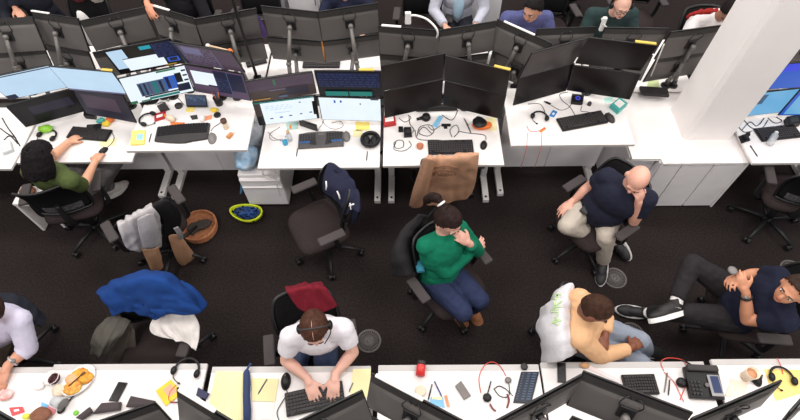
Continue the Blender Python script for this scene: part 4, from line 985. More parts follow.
# white drawer pedestal under the desk
t = thing('drawer_pedestal', 'white two-drawer pedestal under the desk with the split keyboard', 'drawer unit', (-1.325, 2.85, 0))
b = MB(); b.box((0, .27, .265), (.385, .54, .47), .006); b.build('carcass', WHITE, t)
for z0, z1 in ((.05, .35), (.358, .455)):
    b = MB(); b.box((0, -.006, (z0 + z1) / 2), (.38, .018, z1 - z0 - .004), .004); d = b.build('drawer', PANELG, t)
    b = MB(); b.box((0, -.018, z1 - .018), (.37, .012, .014), .003); b.build('handle_lip', WHITE, d)
for sx in (-1, 1):
    for y in (.06, .48): b = MB(); b.cyl((sx * .15, y, 0), (sx * .15, y, .032), .016, n=12); b.build('foot', BLACKP, t)
zt = .501
t = thing('black_pouch', 'black pouch with coiled white cable on the drawer pedestal', 'pouch', (-1.21, 2.96, zt))
b = MB(); b.box((0, .05, .055), (.20, .18, .11), .04, seg=3); b.build('bag_body', FABB, t)
t = thing('white_cable', 'coiled white cable hanging on the front of the drawer pedestal', 'cable', (-1.22, 2.83, .50))
b = MB(); b.tube(smooth_pts([(-.06, .03, .13), (-.05, .0, .05), (.0, -.02, .02), (.06, -.01, .05), (.05, .02, .10), (-.02, .01, .10), (-.05, -.015, .05), (.0, -.03, .015), (.05, -.035, .0), (.055, -.04, -.1), (.05, -.036, -.25)], 6), .006, 6); b.build('cable', CABLEW, t)
# plastic bag with clothes between the desks
PB = mat('blue_plastic', (120, 170, 208), .35, rgb2=(200, 212, 222), scale=9, spec=.5); 
def lump(name, label, cat, loc, d, m, wr, ws, seed, part):
    t = thing(name, label, cat, loc); b = MB(); b.ell((0, 0, d[2] * .96), d, 28, 20)
    for v in b.bm.verts:
        v.co += v.co.normalized() * wr * (mnoise.noise(v.co * ws + Vector((seed, 0, 0))) + .7 * (1 - 2 * abs(mnoise.noise(v.co * ws * 1.7 + Vector((0, seed, 0)))))); v.co.z = max(v.co.z, 0.002)
    b.build(part, m, t, smooth=True); return t
lump('plastic_bag', 'blue and clear plastic bag of clothes stuffed on the left of the drawer pedestal', 'bag', (-1.43, 2.97, .502), (.095, .12, .10), PB, .035, 14, 3, 'bag_film')
b = MB()
for i in range(3): b.bm.verts.ensure_lookup_table(); b.tube(smooth_pts([at(244 + i * 1.5, 176, .45), at(241.5 + i, 185, .30), at(240 + i * .5, 194, .18)], 4), [.04, .04, .035, .03, .025, .02, .015, .012, .006], 10, flat=.3)
o = b.build('plastic_sheet', mat('blue_film', (84, 150, 200), .3), None); tag(o, 'bright blue plastic flap hanging left of the drawer pedestal', 'plastic')
lump('grey_bag', 'grey crumpled bag wedged between the two desks above the plastic bag', 'bag', (-1.40, 3.22, .502), (.10, .11, .15), mat('grey_film', (150, 152, 160), .5, rgb2=(196, 202, 210), scale=12), .03, 10, 8, 'bag_film')
# ================================================================== things on the desks
ZD = {'D0': .735, 'D1': .732, 'D2': .898, 'D3': .73, 'D4': .748, 'D5': .91, 'D6': .745, 'E0': .735, 'E1': .745, 'E2': .738, 'E3': .738, 'E4': .738, 'E5': .742}
def dz(k, e=0.0): return ZD[k] + .0018 + e if k[0] == 'E' else ZD[k] + e
BK1 = mat('plastic_black', (28, 27, 28), .4, var=.1, spec=.3); BK2 = mat('plastic_charcoal', (58, 55, 55), .5, spec=.3)
KEYC = mat('keycaps_dark', (58, 55, 56), .5, spec=.3); GRY = mat('plastic_grey', (120, 116, 114), .5); PAPER = mat('paper_white', (240, 236, 232), .8, var=.02); YELP = mat('paper_yellow', (236, 228, 176), .85, var=.03)
YELN = mat('sticky_yellow', (240, 216, 120), .85, var=.04); NAVYC = mat('navy_cloth', (44, 60, 100), .8); REDC = mat('red_cable', (222, 74, 54), .5); REDP = mat('red_plastic', (176, 36, 40), .4)
ORG = mat('orange_wrap', (230, 120, 50), .5); BLUC = mat('cyan_plastic', (60, 170, 214), .35); CREAM = mat('cream', (232, 214, 190), .7); TEALP = mat('teal_plastic', (70, 172, 164), .4); CLEAR = mat('clear_plastic', (226, 230, 232), .2, var=.02, alpha=.55)
def P_(k, px, py, e=0.0): return at(px, py, dz(k, e))
def ori(k, a, c, e=0.0):
    A = P_(k, *a, e); B_ = P_(k, *c, e); d = B_ - A
    return (A + B_) / 2, math.atan2(d.y, d.x), d.length
def flat(k, name, label, cat, corners, th, m, part='sheet', extra=None, e=0.0, bev=0.0, group=None):
    P = [P_(k, *c, e) for c in corners]; c0 = sum(P, Vector()) / len(P)
    t = thing(name, label, cat, (c0.x, c0.y, c0.z), 0, group)
    b = MB(); poly = [(p.x - c0.x, p.y - c0.y) for p in P]
    b.prism(poly, 0, th, bev=bev); b.build(part, m, t)
    if extra: extra(t, poly, th)
    return t
def inset(poly, s): 
    cx = sum(p[0] for p in poly) / len(poly); cy = sum(p[1] for p in poly) / len(poly)
    return [((x - cx) * s + cx, (y - cy) * s + cy) for x, y in poly]
def lerp2(poly, u, v):
    a, b_, c, d = [Vector((p[0], p[1])) for p in poly]; return a.lerp(b_, u).lerp(d.lerp(c, u), v)
def patch(t, poly, th, u0, v0, u1, v1, m, name, h=.001):
    q = [lerp2(poly, u0, v0), lerp2(poly, u1, v0), lerp2(poly, u1, v1), lerp2(poly, u0, v1)]
    b = MB(); b.prism([(p.x, p.y) for p in q], th, th + h); return b.build(name, m, t)
def keyboard(k, a, c, label, depth=.14, ncol=18, nrow=6, m=BK1, km=KEYC, wrist=False, e=0.0, tilt=0.0):
    mid, rz, L = ori(k, a, c, e)
    t = thing('keyboard', label, 'keyboard', mid, rz, 'keyboards')
    b = MB(); b.box((0, 0, .011), (L, depth, .020), .005); b.build('body', m, t)
    b = MB(); cw = (L - .016) / ncol; rh = (depth - .018) / nrow
    for r in range(nrow):
        for q in range(ncol):
            if r == nrow - 1 and q in (11, 14) or (r == 0 and q in (1, 14)): continue
            wid = cw * .80
            if r == 0 and 4 <= q <= 8:
                if q != 6: continue
                wid = cw * 4.8
            b.box((-L / 2 + .008 + cw * (q + .5), -depth / 2 + .009 + rh * (r + .5), .0245), (wid, rh * .8, .008), .0015, seg=1)
    b.build('keycaps', km, t)
    return t
def mouse(k, px, py, rz, label, m=BK1, s=1.0):
    p = P_(k, px, py); t = thing('computer_mouse', label, 'mouse', p, R(rz), 'computer mice')
    b = MB(); b.ell((0, 0, .0), (.032 * s, .056 * s, .036 * s), 20, 14)
    for v in b.bm.verts: v.co.z = max(.001, v.co.z)
    b.build('mouse_body', m, t, smooth=True)
    b = MB(); b.cyl((-.004, .028 * s, .034 * s), (.004, .028 * s, .034 * s), .007, n=10); b.build('scroll_wheel', GRY, t); return t
def cable(k, pts, label, m=CABLEB, r=.0028, e=.004, name='cable', heights=None):
    P = [P_(k, x, y, e if heights is None else heights[i]) for i, (x, y) in enumerate(pts)]
    c = P[0].copy(); zz = min(p.z for p in P) - r
    t = thing(name, label, 'cable', (c.x, c.y, zz), 0, 'loose cables')
    b = MB(); b.tube(smooth_pts([p - Vector((c.x, c.y, zz)) for p in P], 6), r, 6); b.build('cord', m, t); return t
def pen(k, a, c, label, m=BK1, r=.0045, group='pens'):
    A = P_(k, *a); B_ = P_(k, *c); d = (B_ - A); L = d.length; rz = math.atan2(d.y, d.x); mid = (A + B_) / 2
    t = thing('pen', label, 'pen', mid, rz, group)
    b = MB(); b.tube([(-L / 2, 0, r), (-L / 2 + .012, 0, r), (L / 2 - .0, 0, r)], [.0012, r, r], 8); b.build('barrel', m, t)
    b = MB(); b.box((L / 2 - .02, 0, r * 2.1), (.036, .003, .002)); b.build('clip', GRY, t); return t
def bottle(k, px, py, label, prof, m, capprof=None, cm=None, lying=None, cat='bottle', name='bottle', part='bottle_body', capname='lid'):
    p = P_(k, px, py); t = thing(name, label, cat, p)
    M_ = None
    if lying is not None: M_ = Matrix.Rotation(R(lying), 4, 'Z') @ Matrix.Translation((0, 0, max(r for r, z in prof))) @ Matrix.Rotation(PI / 2, 4, 'Y')
    b = MB(); b.lathe(prof, n=20, M=M_); b.build(part, m, t)
    if capprof: b = MB(); b.lathe(capprof, n=18, M=M_); b.build(capname, cm, t)
    return t
def headset(k, px, py, rz, label, r=.085, flatlay=True, m=BK1, e=0.0):
    p = P_(k, px, py, e); t = thing('headset', label, 'headset', p, R(rz), 'headsets')
    b = MB(); b.tube([(r * math.cos(a), r * math.sin(a), .012) for a in [PI * (.02 + .96 * i / 20) for i in range(21)]], .008, 8, flat=.7); b.build('headband', m, t)
    for s in (-1, 1):
        b = MB(); b.ell((s * r * .98, -.012, .020), (.020, .030, .020), 14, 10); b.build('ear_cup', m, t)
    b = MB(); b.tube(smooth_pts([(-r, -.02, .015), (-r * .8, -.06, .012), (-r * .3, -.085, .01)], 4), .003, 6); b.ell((-r * .25, -.086, .01), (.010, .007, .007), 10, 8); b.build('microphone', m, t); return t
def phone(k, corners, label, m=BK1, screen=None):
    return flat(k, 'phone', label, 'phone', corners, .009, m, 'phone_body', lambda t, q, th: patch(t, q, th, .06, .04, .94, .96, screen or GLASS, 'phone_screen', .0006), bev=.002)

# ---- desk of the woman in green
keyboard('D1', (70.5, 133), (110, 136.5), 'black keyboard under the hand of the woman in olive green', .135)
mouse('D1', 103.5, 151.5, -30, 'black mouse under the right hand of the woman in olive green', s=.9)
headset('D1', 48, 137, -20, 'black headset lying beside the head of the woman in olive green', .075)
lump('snack_bag', 'bright lime green snack bag under the left monitors', 'bag', P_('D1', 47, 131), (.06, .04, .028), mat('lime', (140, 200, 60), .4), .010, 24, 1, 'bag_film')
flat('D1', 'notepad', 'pale yellow note sheet right of the black keyboard', 'paper', [(100, 141), (117, 138), (115, 146), (100, 147)], .002, YELP)
flat('D1', 'paper', 'white sheets of paper in front of the green woman', 'paper', [(62, 143), (93, 141), (97, 159), (55, 158)], .002, PAPER)
flat('D1', 'tissue_box', 'small black cube box behind the keyboard', 'box', [(86, 113), (97, 114), (97, 120), (86, 119)], .05, BK1, 'box_body', lambda t, q, th: patch(t, q, th, .3, .3, .7, .7, BK2, 'opening'), bev=.006)
flat('D1', 'card_reader', 'flat black box touching the top of the keyboard', 'box', [(88, 126), (102, 125), (101, 130), (87, 130)], .02, BK1, 'box_body', lambda t, q, th: patch(t, q, th, .1, .2, .5, .8, BK2, 'label_panel'), bev=.003)
for i, (px, py, m, l) in enumerate([(102, 122, TEALP, 'teal and blue snack wrapper'), (107, 125, mat('wrap_yellow', (240, 206, 60), .5), 'yellow snack wrapper'), (111, 121, ORG, 'orange snack wrapper')]):
    lump('snack_wrapper', l + ' behind the keyboard of the green woman', 'wrapper', P_('D1', px, py), (.035, .028, .018), m, .010, 40, i * 3, 'foil')
cable('D1', [(105, 149), (112, 143), (114, 137), (110, 130)], 'thin dark mouse cable on the desk of the green woman')
flat('D0', 'clear_case', 'crumpled clear plastic box at far left desk', 'box', [(2, 146), (12, 142), (15, 152), (4, 156)], .03, CLEAR, 'box_body', lambda t, q, th: patch(t, q, th, .1, .1, .9, .9, PAPER, 'lid'), bev=.005)
for i, pts in enumerate([[(2, 118), (8, 128), (14, 136), (20, 146)], [(0, 128), (8, 134), (16, 138)], [(4, 140), (10, 136), (18, 144)]]): cable('D0', pts, ['black cable crossing the far left desk', 'short black cable at the left photo edge', 'looped dark cable beside the clear box'][i], r=.005)
t = thing('white_stool', 'white low storage stool with a brown item behind the green woman chair', 'stool', (-3.36, 2.68, 0))
b = MB(); b.box((0, 0, .44), (.26, .20, .04), .008); b.build('seat', WHITE, t)
for sx in (-1, 1): b = MB(); b.box((sx * .115, 0, .21), (.025, .19, .42), .004); b.build('side_panel', WHITE, t)
lump('brown_pouch', 'brown leather pouch on the white stool at the left', 'pouch', (-3.38, 2.70, .461), (.07, .05, .03), mat('leather_brown', (120, 72, 48), .6), .008, 20, 2, 'leather_body')
# ---- desk with curved keyboard
mid, rz, L = ori('D2', (159, 136), (207, 132))
t = thing('keyboard', 'large curved black ergonomic keyboard on the raised cluttered desk', 'keyboard', mid, rz, 'keyboards')
b = MB(); n_ = 24
top_ = [(-.225 + .45 * i / n_, .085 + .012 * math.sin(PI * i / n_)) for i in range(n_ + 1)]; bot_ = [(.225 - .45 * i / n_, -.075 - .038 * math.sin(PI * i / n_ * .9 + .5) * (1 if i > 8 else .7)) for i in range(n_ + 1)]
b.prism(top_ + bot_, 0, .022, bev=.005); b.build('wrist_rest_body', BK2, t)
b = MB()
for r in range(5):
    for q in range(19): b.box((-.203 + .0225 * q, .076 - .023 * r + .010 * math.sin(PI * (q + .5) / 19), .025), (.0185, .019, .007), .0015, seg=1)
b.build('keycaps', BK1, t)
mouse('D2', 212.5, 139, 10, 'grey mouse right of the curved keyboard', GRY, 1.15)
flat('D2', 'sticky_note_block', 'yellow sticky note block with light blue note, left front of raised desk', 'sticky notes', [(133, 132), (146, 131), (145, 145), (131, 146)], .018, YELN, 'note_block', lambda t, q, th: patch(t, q, th, .42, .3, .88, .72, mat('note_blue', (150, 200, 224), .8), 'top_note'))
pen('D2', (149, 143), (151.5, 134), 'black pen beside the yellow sticky block')
flat('D2', 'tablet', 'small tablet screen with blue-grey graphs leaning under the purple monitors', 'tablet', [(185, 95), (206, 96), (208, 107), (187, 107)], .012, BK1, 'tablet_body', lambda t, q, th: [patch(t, q, th, .04, .05, .96, .95, emis('tablet_slate', (70, 84, 112), .6), 'tablet_screen')] + [patch(t, q, th + .001, .08 + .15 * i, .2 + .07 * (i % 3), .2 + .15 * i, .30 + .15 * (i % 3), STEEL, 'graph', .0005) for i in range(6)], e=.02)
t = bottle('D2', 219.5, 104, 'black pen cup with coloured pens right of the tablet', [(.0, 0), (.034, 0), (.037, .08), (.033, .08), (.031, .01), (0, .01)], BK1, cat='pen cup', name='pen_cup', part='cup')
for i, m in enumerate((ORG, BLUC, REDP, GRY)): b = MB(); b.tube([(.01 * math.cos(i * 1.6), .01 * math.sin(i * 1.6), .012), (.028 * math.cos(i * 1.6), .028 * math.sin(i * 1.6), .14)], .004, 7); b.build('pen_stick', m, t)
bottle('D2', 226.5, 128, 'small brown-capped bottle on the right of the raised desk', [(0, 0), (.024, 0), (.024, .06), (.014, .07), (.014, .075), (0, .075)], CREAM, [(0, .075), (.026, .075), (.026, .10), (0, .10)], mat('cap_brown', (84, 52, 40), .5))
bottle('D2', 228, 139, 'amber orange bottle lying by the grey mouse', [(0, 0), (.018, 0), (.018, .05), (.01, .06), (0, .06)], mat('amber', (206, 140, 80), .4), [(0, .06), (.012, .06), (.012, .08), (0, .08)], PAPER, lying=60)
headset('D2', 148, 120, 70, 'black over-ear headset at the left of the cluttered raised desk', .07)
flat('D2', 'adapter_box', 'dark grey adapter box among the clutter', 'adapter', [(158, 108), (166, 104), (170, 110), (161, 113)], .03, BK2, 'adapter_body', lambda t, q, th: patch(t, q, th, .2, .2, .8, .8, BK1, 'adapter_label'), bev=.004)
bottle('D2', 179, 106.5, 'round dark puck behind the lotion bottle', [(0, 0), (.034, 0), (.034, .018), (.028, .024), (0, .024)], BK2, cat='puck', name='puck', part='puck_body')
bottle('D2', 175, 122, 'small orange-capped lotion bottle lying behind the curved keyboard', [(0, 0), (.024, 0), (.026, .07), (.012, .085), (0, .085)], CREAM, [(0, .085), (.014, .085), (.014, .11), (0, .11)], ORG, lying=150)
flat('D2', 'sticky_notes', 'yellow sticky note pad near the tablet', 'sticky notes', [(187, 108), (195, 107), (194, 112), (186, 112)], .006, YELN, 'note_pad')
flat('D2', 'red_case', 'flat red and white case among the clutter left of the keyboard', 'case', [(155, 115), (166, 112), (165, 119), (155, 122)], .014, REDP, 'case_body', lambda t, q, th: patch(t, q, th, .2, .3, .8, .7, PAPER, 'case_label'))
flat('D2', 'white_packet', 'small white packet at the centre of the clutter', 'packet', [(166, 115), (172, 113), (173, 118), (167, 119)], .01, PAPER, 'packet_body')
flat('D2', 'orange_packet', 'orange packet touching the curved keyboard', 'packet', [(171, 123), (185, 123), (184, 127), (171, 127)], .01, ORG, 'packet_body')
flat('D2', 'grey_card', 'dark grey card right of the lotion bottle', 'card', [(190, 116), (197, 115), (198, 119), (192, 120)], .004, BK2, 'card_sheet')
flat('D2', 'orange_note', 'pale orange note near the right clutter', 'paper', [(204, 117), (212, 115), (212, 119), (205, 121)], .003, mat('peach_note', (236, 150, 110), .8))
lump('yellow_wrapper', 'crumpled yellow wrapper beside the pen cup', 'wrapper', P_('D2', 215, 111), (.034, .022, .014), mat('wrap_yellow', (240, 206, 60), .5), .008, 40, 7, 'foil')
bottle('D2', 217.5, 115.5, 'ring of black tape near the yellow wrapper', [(.02, 0), (.03, 0), (.03, .014), (.02, .014)], BK1, cat='tape', name='tape_roll', part='roll')
lump('white_tissue', 'crumpled white tissue left of the peach note', 'tissue', P_('D2', 203, 120), (.02, .03, .02), PAPER, .008, 40, 5, 'tissue_sheet')
for i, pts in enumerate([[(150, 100), (156, 104), (163, 102), (168, 107)], [(156, 98), (163, 97), (168, 101), (170, 98)], [(176, 96), (180, 100), (184, 105)], [(211, 131), (214, 127), (220, 123), (222, 118)]]): cable('D2', pts, ['dark cable left of the adapter box', 'dark cable under the blue-grid monitor', 'short dark cable left of the tablet', 'mouse cable curling beside the brown-capped bottle'][i])
lump('black_bag', 'black cloth bag behind the left edge of the raised desk', 'bag', (-2.30, 3.42, .72), (.10, .08, .12), BK1, .012, 14, 6, 'bag_body')
# ---- desk with split keyboard
mid, rz, L = ori('D3', (301, 142), (341.5, 139.5))
t = thing('keyboard', 'dark grey split keyboard with blue thumb keys', 'keyboard', mid, rz, 'keyboards')
b = MB(); b.prism([(-.20, -.088), (.20, -.088), (.20, .075), (.12, .088), (-.12, .088), (-.20, .075)], 0, .024, bev=.006); b.build('body', mat('keyboard_grey', (86, 82, 82), .5), t)
for s in (-1, 1):
    b = MB()
    for q in range(6):
        for r in range(4): b.box((s * (.19 - .024 * q - .012), .062 - .024 * r - .006 * (q in (2, 3)), .027), (.019, .019, .006), .0015, seg=1)
    for q in range(3):
        for r in range(2): b.box((s * (.055 + .02 * q - .005), -.035 - .022 * r + .006 * q, .027), (.017, .018, .006), .0015, seg=1)
    b.build('keycaps', KEYC, t)
b = MB()
for s in (-1, 1):
    for q in range(4): b.box((s * (.175 - .024 * q), -.030, .027), (.019, .017, .007), .0015, seg=1)
b.build('blue_keycaps', mat('key_blue', (52, 110, 180), .4), t)
b = MB(); b.box((0, .055, .0262), (.05, .012, .003)); b.build('indicator', GRY, t)
mouse('D3', 346.5, 137, 5, 'grey mouse right of the split keyboard', GRY, 1.1)
t = thing('headphones', 'black over-ear headphones lying at the right of the split keyboard desk', 'headphones', P_('D3', 370.5, 142))
b = MB(); b.tube([(.075 * math.cos(a), .075 * math.sin(a), .035) for a in [2 * PI * i / 26 for i in range(27)]], .016, 9, flat=1.6); b.build('headband', BK1, t)
for s in (-1, 1): b = MB(); b.ell((s * .035, -.005, .03), (.036, .048, .030), 16, 12); b.build('ear_cup', BK1, t)
flat('D3', 'speaker_bar', 'dark grey speaker bar under the white screen', 'speaker', [(299, 122), (317.5, 128), (318, 132), (300, 126)], .05, BK2, 'speaker_body', lambda t, q, th: patch(t, q, th, .05, .2, .95, .8, BK1, 'grille'), bev=.006)
bottle('D3', 285.5, 144, 'small blue bottle left of the split keyboard', [(0, 0), (.022, 0), (.022, .05), (.012, .062), (.012, .07), (0, .07)], BLUC, [(0, .07), (.013, .07), (.013, .085), (0, .085)], PAPER)
bottle('D3', 290, 140, 'clear glass bottle with tan cap beside the small blue bottle', [(0, 0), (.024, 0), (.025, .07), (.013, .085), (.013, .095), (0, .095)], CLEAR, [(0, .095), (.015, .095), (.015, .115), (0, .115)], mat('cork', (206, 170, 130), .7))
pen('D3', (296.5, 157), (297.5, 149), 'black pen left of the split keyboard'); pen('D3', (366.5, 161), (367.5, 152), 'black pen below the headphones')
for i, c in enumerate([[(355, 122), (369, 122), (370, 130), (356, 131)], [(353, 130), (363, 130), (362, 137), (353, 137)]]): flat('D3', 'sticky_note', ['larger yellow note under the right white screen', 'smaller pale yellow note above the headphones'][i], 'sticky note', c, .003, YELN if i == 0 else YELP, 'note_sheet')
t = flat('D3', 'photo_stand', 'small green card standing under the left white screen', 'card', [(286, 123), (298, 122), (298, 129), (287, 130)], .006, mat('card_green', (170, 206, 196), .7), 'card_sheet', lambda t, q, th: patch(t, q, th, .25, .4, .45, .95, ORG, 'card_picture'))
for i, pts in enumerate([[(280, 127), (270, 134), (272, 140), (282, 139), (288, 134)], [(268, 132), (274, 138), (283, 141)], [(322, 121), (328, 127), (336, 129), (343, 126), (340, 121), (332, 123)], [(318, 130), (322, 124), (324, 120)]]): cable('D3', pts, ['thin cable loop left of the blue bottle', 'thin cable reaching the blue bottle', 'coiled black cable under the right white screen', 'short cable at the speaker bar'][i], r=.002)
# ---- cable-strewn desk
keyboard('D4', (428, 148.5), (473, 147.5), 'black mechanical keyboard above the tan sweatshirt', .155)
mouse('D4', 483.5, 145.5, -15, 'black kidney-shaped mouse at the right of the cable-strewn desk', s=.95)
flat('D4', 'red_case', 'red zip case with clear window at left of the cable-strewn desk', 'case', [(383, 118), (395, 117), (396, 126), (384, 128)], .035, REDP, 'case_body', lambda t, q, th: patch(t, q, th, .15, .0, .85, .7, PAPER, 'window'), bev=.008)
flat('D4', 'phone_case', 'light blue phone at centre of the cable-strewn desk', 'phone', [(439, 116), (443, 117), (437, 128), (432, 126)], .008, mat('phone_blue', (136, 196, 232), .4), 'phone_body', bev=.002)
flat('D4', 'sound_bar', 'long black sound bar under the switched-off monitors', 'speaker', [(419, 108), (457, 106), (457, 111), (420, 112)], .04, BK1, 'speaker_body', lambda t, q, th: patch(t, q, th, .03, .2, .97, .8, BK2, 'grille'), bev=.006)
t = bottle('D4', 426, 119, 'black round desk microphone lying left of the light blue phone', [(0, 0), (.035, 0), (.042, .02), (.035, .045), (0, .05)], BK1, cat='microphone', name='desk_microphone', part='head'); b = MB(); b.tube([(-.03, 0, .02), (-.085, -.015, .012)], [.016, .012], 8); b.build('stem', BK1, t)
flat('D4', 'charger', 'black square charger on the left of the cable-strewn desk', 'charger', [(404, 129), (411, 129), (412, 137.5), (404, 138)], .03, BK1, 'charger_body', lambda t, q, th: patch(t, q, th, .2, .3, .8, .7, BK2, 'label_panel'), bev=.004)
flat('D4', 'charger', 'smaller black adapter left of the square charger', 'charger', [(398.5, 128), (403, 128), (403, 132.5), (398.5, 132.5)], .025, BK1, 'charger_body', bev=.004)
t = thing('webcam', 'black T-shaped webcam right of the light blue phone', 'webcam', P_('D4', 446, 126)); b = MB(); b.box((0, 0, .012), (.085, .022, .022), .006); b.build('camera_body', BK1, t); b = MB(); b.box((-.005, -.022, .008), (.03, .03, .014), .004); b.build('clip', BK1, t)
t = lump('orange_pouch', 'orange open pouch at right of the cable-strewn desk', 'pouch', P_('D4', 481.5, 127), (.085, .05, .025), mat('pouch_orange', (232, 116, 40), .6), .008, 18, 4, 'pouch_body')
lump('black_gloves', 'black cloth bundle resting on the orange pouch', 'cloth', P_('D4', 479, 124, .052), (.062, .062, .022), BK1, .008, 18, 9, 'cloth_body')
flat('D4', 'yellow_folder', 'pale yellow sheet under the right of the orange pouch', 'paper', [(486, 118), (496, 117), (497, 130), (489, 132)], .002, YELP)
pen('D4', (471, 133.5), (465, 120.5), 'black stylus left of the orange pouch'); pen('D4', (468.5, 126), (464, 119), 'thin grey pencil beside the black stylus', GRY)
bottle('D4', 420, 147.5, 'small brown and white cup left of the mechanical keyboard', [(0, 0), (.026, 0), (.032, .03), (.028, .03), (.024, .006), (0, .006)], mat('cup_brown', (184, 116, 84), .5), cat='cup', name='small_cup', part='cup')
CB = [[(398, 140), (394, 143), (396, 148), (403, 147), (403, 141), (398, 140)], [(396, 142), (394, 149), (403, 151), (411, 146), (409, 141)], [(417, 136), (420, 127), (430, 125), (434, 131), (428, 136), (419, 133), (424, 127), (432, 134)], [(415, 130), (417, 138), (424, 140), (436, 140), (448, 141)], [(442, 115), (452, 120), (458, 110)], [(452, 137), (450, 130), (456, 125), (459, 131), (454, 137)], [(458, 131), (468, 133), (484, 135), (486, 140)], [(409, 116), (410, 124), (414, 130), (408, 136)], [(399, 118), (405, 122), (411, 118), (408, 115)], [(440, 126), (433, 130), (428, 126)]]
CLB = ['black cable coil at the left of the cable-strewn desk', 'thin looped cable around the black coil', 'tangled black cable behind the mechanical keyboard', 'keyboard cable running left behind the keyboard', 'cable between the sound bar and light blue phone', 'looped cable right of the T-shaped webcam', 'mouse cable at right of the cable-strewn desk', 'black cable at the square charger', 'short coiled cable near the red zip case', 'cable at the light blue phone']
for pts, l in zip(CB, CLB): cable('D4', pts, l, r=.0032)
# ---- raised desk with blue card
keyboard('D5', (559, 126), (604, 117.5), 'black keyboard on the raised desk with the blue card', .145)
mouse('D5', 609.5, 118.5, 20, 'dark grey mouse by the teal tissue box', BK2, 1.1)
headset('D5', 539.5, 117.5, -15, 'black headset with orange tag on the raised desk', .062)
flat('D5', 'orange_tag', 'small orange tag lying under the headset', 'tag', [(539, 131), (544.5, 127), (546, 129), (541, 133)], .003, ORG, 'tag_sheet')
flat('D5', 'blue_card', 'bright blue card with white mark on the raised desk', 'card', [(553, 110), (557.5, 112), (554, 117.5), (549, 116)], .003, mat('card_blue', (40, 124, 196), .5), 'card_sheet', lambda t, q, th: patch(t, q, th, .3, .35, .7, .7, PAPER, 'card_mark'))
flat('D5', 'black_puck_box', 'black square box with glowing blue circle', 'box', [(571.5, 96), (583.5, 97), (582, 105.5), (570.5, 104.5)], .03, BK1, 'box_body', None, bev=.004)
p = P_('D5', 576.5, 99.5, .031); t = [o for o in COL.objects if o.get('label') == 'black square box with glowing blue circle'][0]
b = MB(); b.tube([(.018 * math.cos(a), .018 * math.sin(a), .0315) for a in [2 * PI * i / 18 for i in range(19)]], .004, 6); b.build('light_ring', emis('ring_blue', (70, 80, 220), 1.2), t)
flat('D5', 'teal_box', 'teal and white tissue box at the right of the raised desk', 'box', [(609, 108), (618, 101), (626, 107), (617, 115)], .05, TEALP, 'box_body', lambda t, q, th: patch(t, q, th, .2, .15, .8, .85, PAPER, 'opening'), bev=.005)
flat('D5', 'teal_leaflet', 'small pale teal leaflet under the right monitor', 'paper', [(604, 98), (613, 97), (612, 102), (605, 103)], .002, mat('mint', (176, 222, 212), .8))
t = thing('usb_stick', 'silver and black USB stick on a cable beside the blue card', 'usb stick', P_('D5', 548, 103.5), R(-35)); b = MB(); b.box((0, 0, .006), (.05, .018, .012), .003); b.build('stick_body', BK1, t); b = MB(); b.box((-.032, 0, .006), (.018, .013, .006), .001); b.build('plug', GRY, t)
bottle('D5', 589, 105, 'small dark earbud case right of the blue ring box', [(0, 0), (.016, 0), (.018, .02), (.012, .035), (0, .037)], BK2, cat='earbud case', name='earbud_case', part='case_body')
for i, (pts, m) in enumerate([([(551, 105), (560, 110), (568, 108), (572, 103)], CABLEB), ([(575, 115), (570, 107), (562, 100), (560, 94), (568, 92)], CABLEB), ([(528, 104), (540, 104), (545, 112)], CABLEB), ([(527, 126), (530, 131), (538, 131), (545, 128)], REDC), ([(582, 106), (581, 111), (588, 112), (602, 116)], CABLEB)]): cable('D5', pts, ['cable from USB stick to the blue ring box', 'keyboard cable on the raised desk', 'thin cable above the headset', 'thin orange cable at the headset', 'thin cable towards the dark grey mouse'][i], m, .0024)
for i, x in enumerate((527.5, 542)):
    a = at(x, 133, .913); c = at(x - .5, 145.2, .913)
    t = thing('red_cable', ['left', 'right'][i] + ' one of two thin red wires hanging over the raised desk edge', 'cable', (c.x, c.y - .004, .62)); o3 = Vector((c.x, c.y - .004, .62))
    b = MB(); b.tube([a - o3, c - o3 + Vector((0, .004, 0)), Vector((0, -.006, .27)), Vector((0, -.006, .0))], .0022, 6); b.build('cord', REDC, t)
# ---- desk right of the column
keyboard('D6', (757, 136), (797, 131.5), 'black keyboard right of the column', .15)
bottle('D6', 768, 146, 'clear water bottle lying in front of the keyboard right of the column', [(0, 0), (.028, 0), (.030, .02), (.030, .12), (.014, .15), (0, .15)], CLEAR, [(0, .15), (.016, .15), (.016, .17), (0, .17)], PAPER, lying=50)
flat('D6', 'card_holder', 'black desk phone cradle beside the column', 'cradle', [(738, 137), (746, 134), (750, 141), (741, 144)], .012, BK1, 'cradle_base', None, bev=.003)
t = thing('black_charger', 'black upright charger on the cradle beside the column', 'charger', P_('D6', 745, 138, .0125)); b = MB(); b.box((0, 0, .03), (.03, .03, .06), .006); b.build('charger_body', BK1, t); b = MB(); b.cyl((0, 0, .06), (0, 0, .075), .008, n=10); b.build('knob', BK2, t)
pen('D6', (757.5, 157), (750, 146), 'black pen left of the water bottle')
flat('D6', 'black_box', 'black device behind the keyboard right of the column', 'box', [(783, 121), (796, 119), (798, 127), (785, 129)], .06, BK1, 'box_body', lambda t, q, th: patch(t, q, th, .2, .2, .8, .8, BK2, 'lid_panel'), bev=.006)
flat('D6', 'paper', 'white sheet at the right edge of the photo', 'paper', [(790, 150), (806, 147), (808, 158), (796, 160)], .002, PAPER)
for i, pts in enumerate([[(742, 130), (750, 122), (757, 126), (764, 118), (760, 124)], [(744, 120), (752, 128), (762, 128), (768, 120)], [(768, 118), (775, 123), (782, 121), (776, 117)], [(738, 126), (744, 132), (752, 131)]]): cable('D6', pts, ['black cable tangle beside the column', 'black cable under the light blue screen', 'looped cable under the light blue screen', 'short black cable at the column foot'][i], r=.0035)
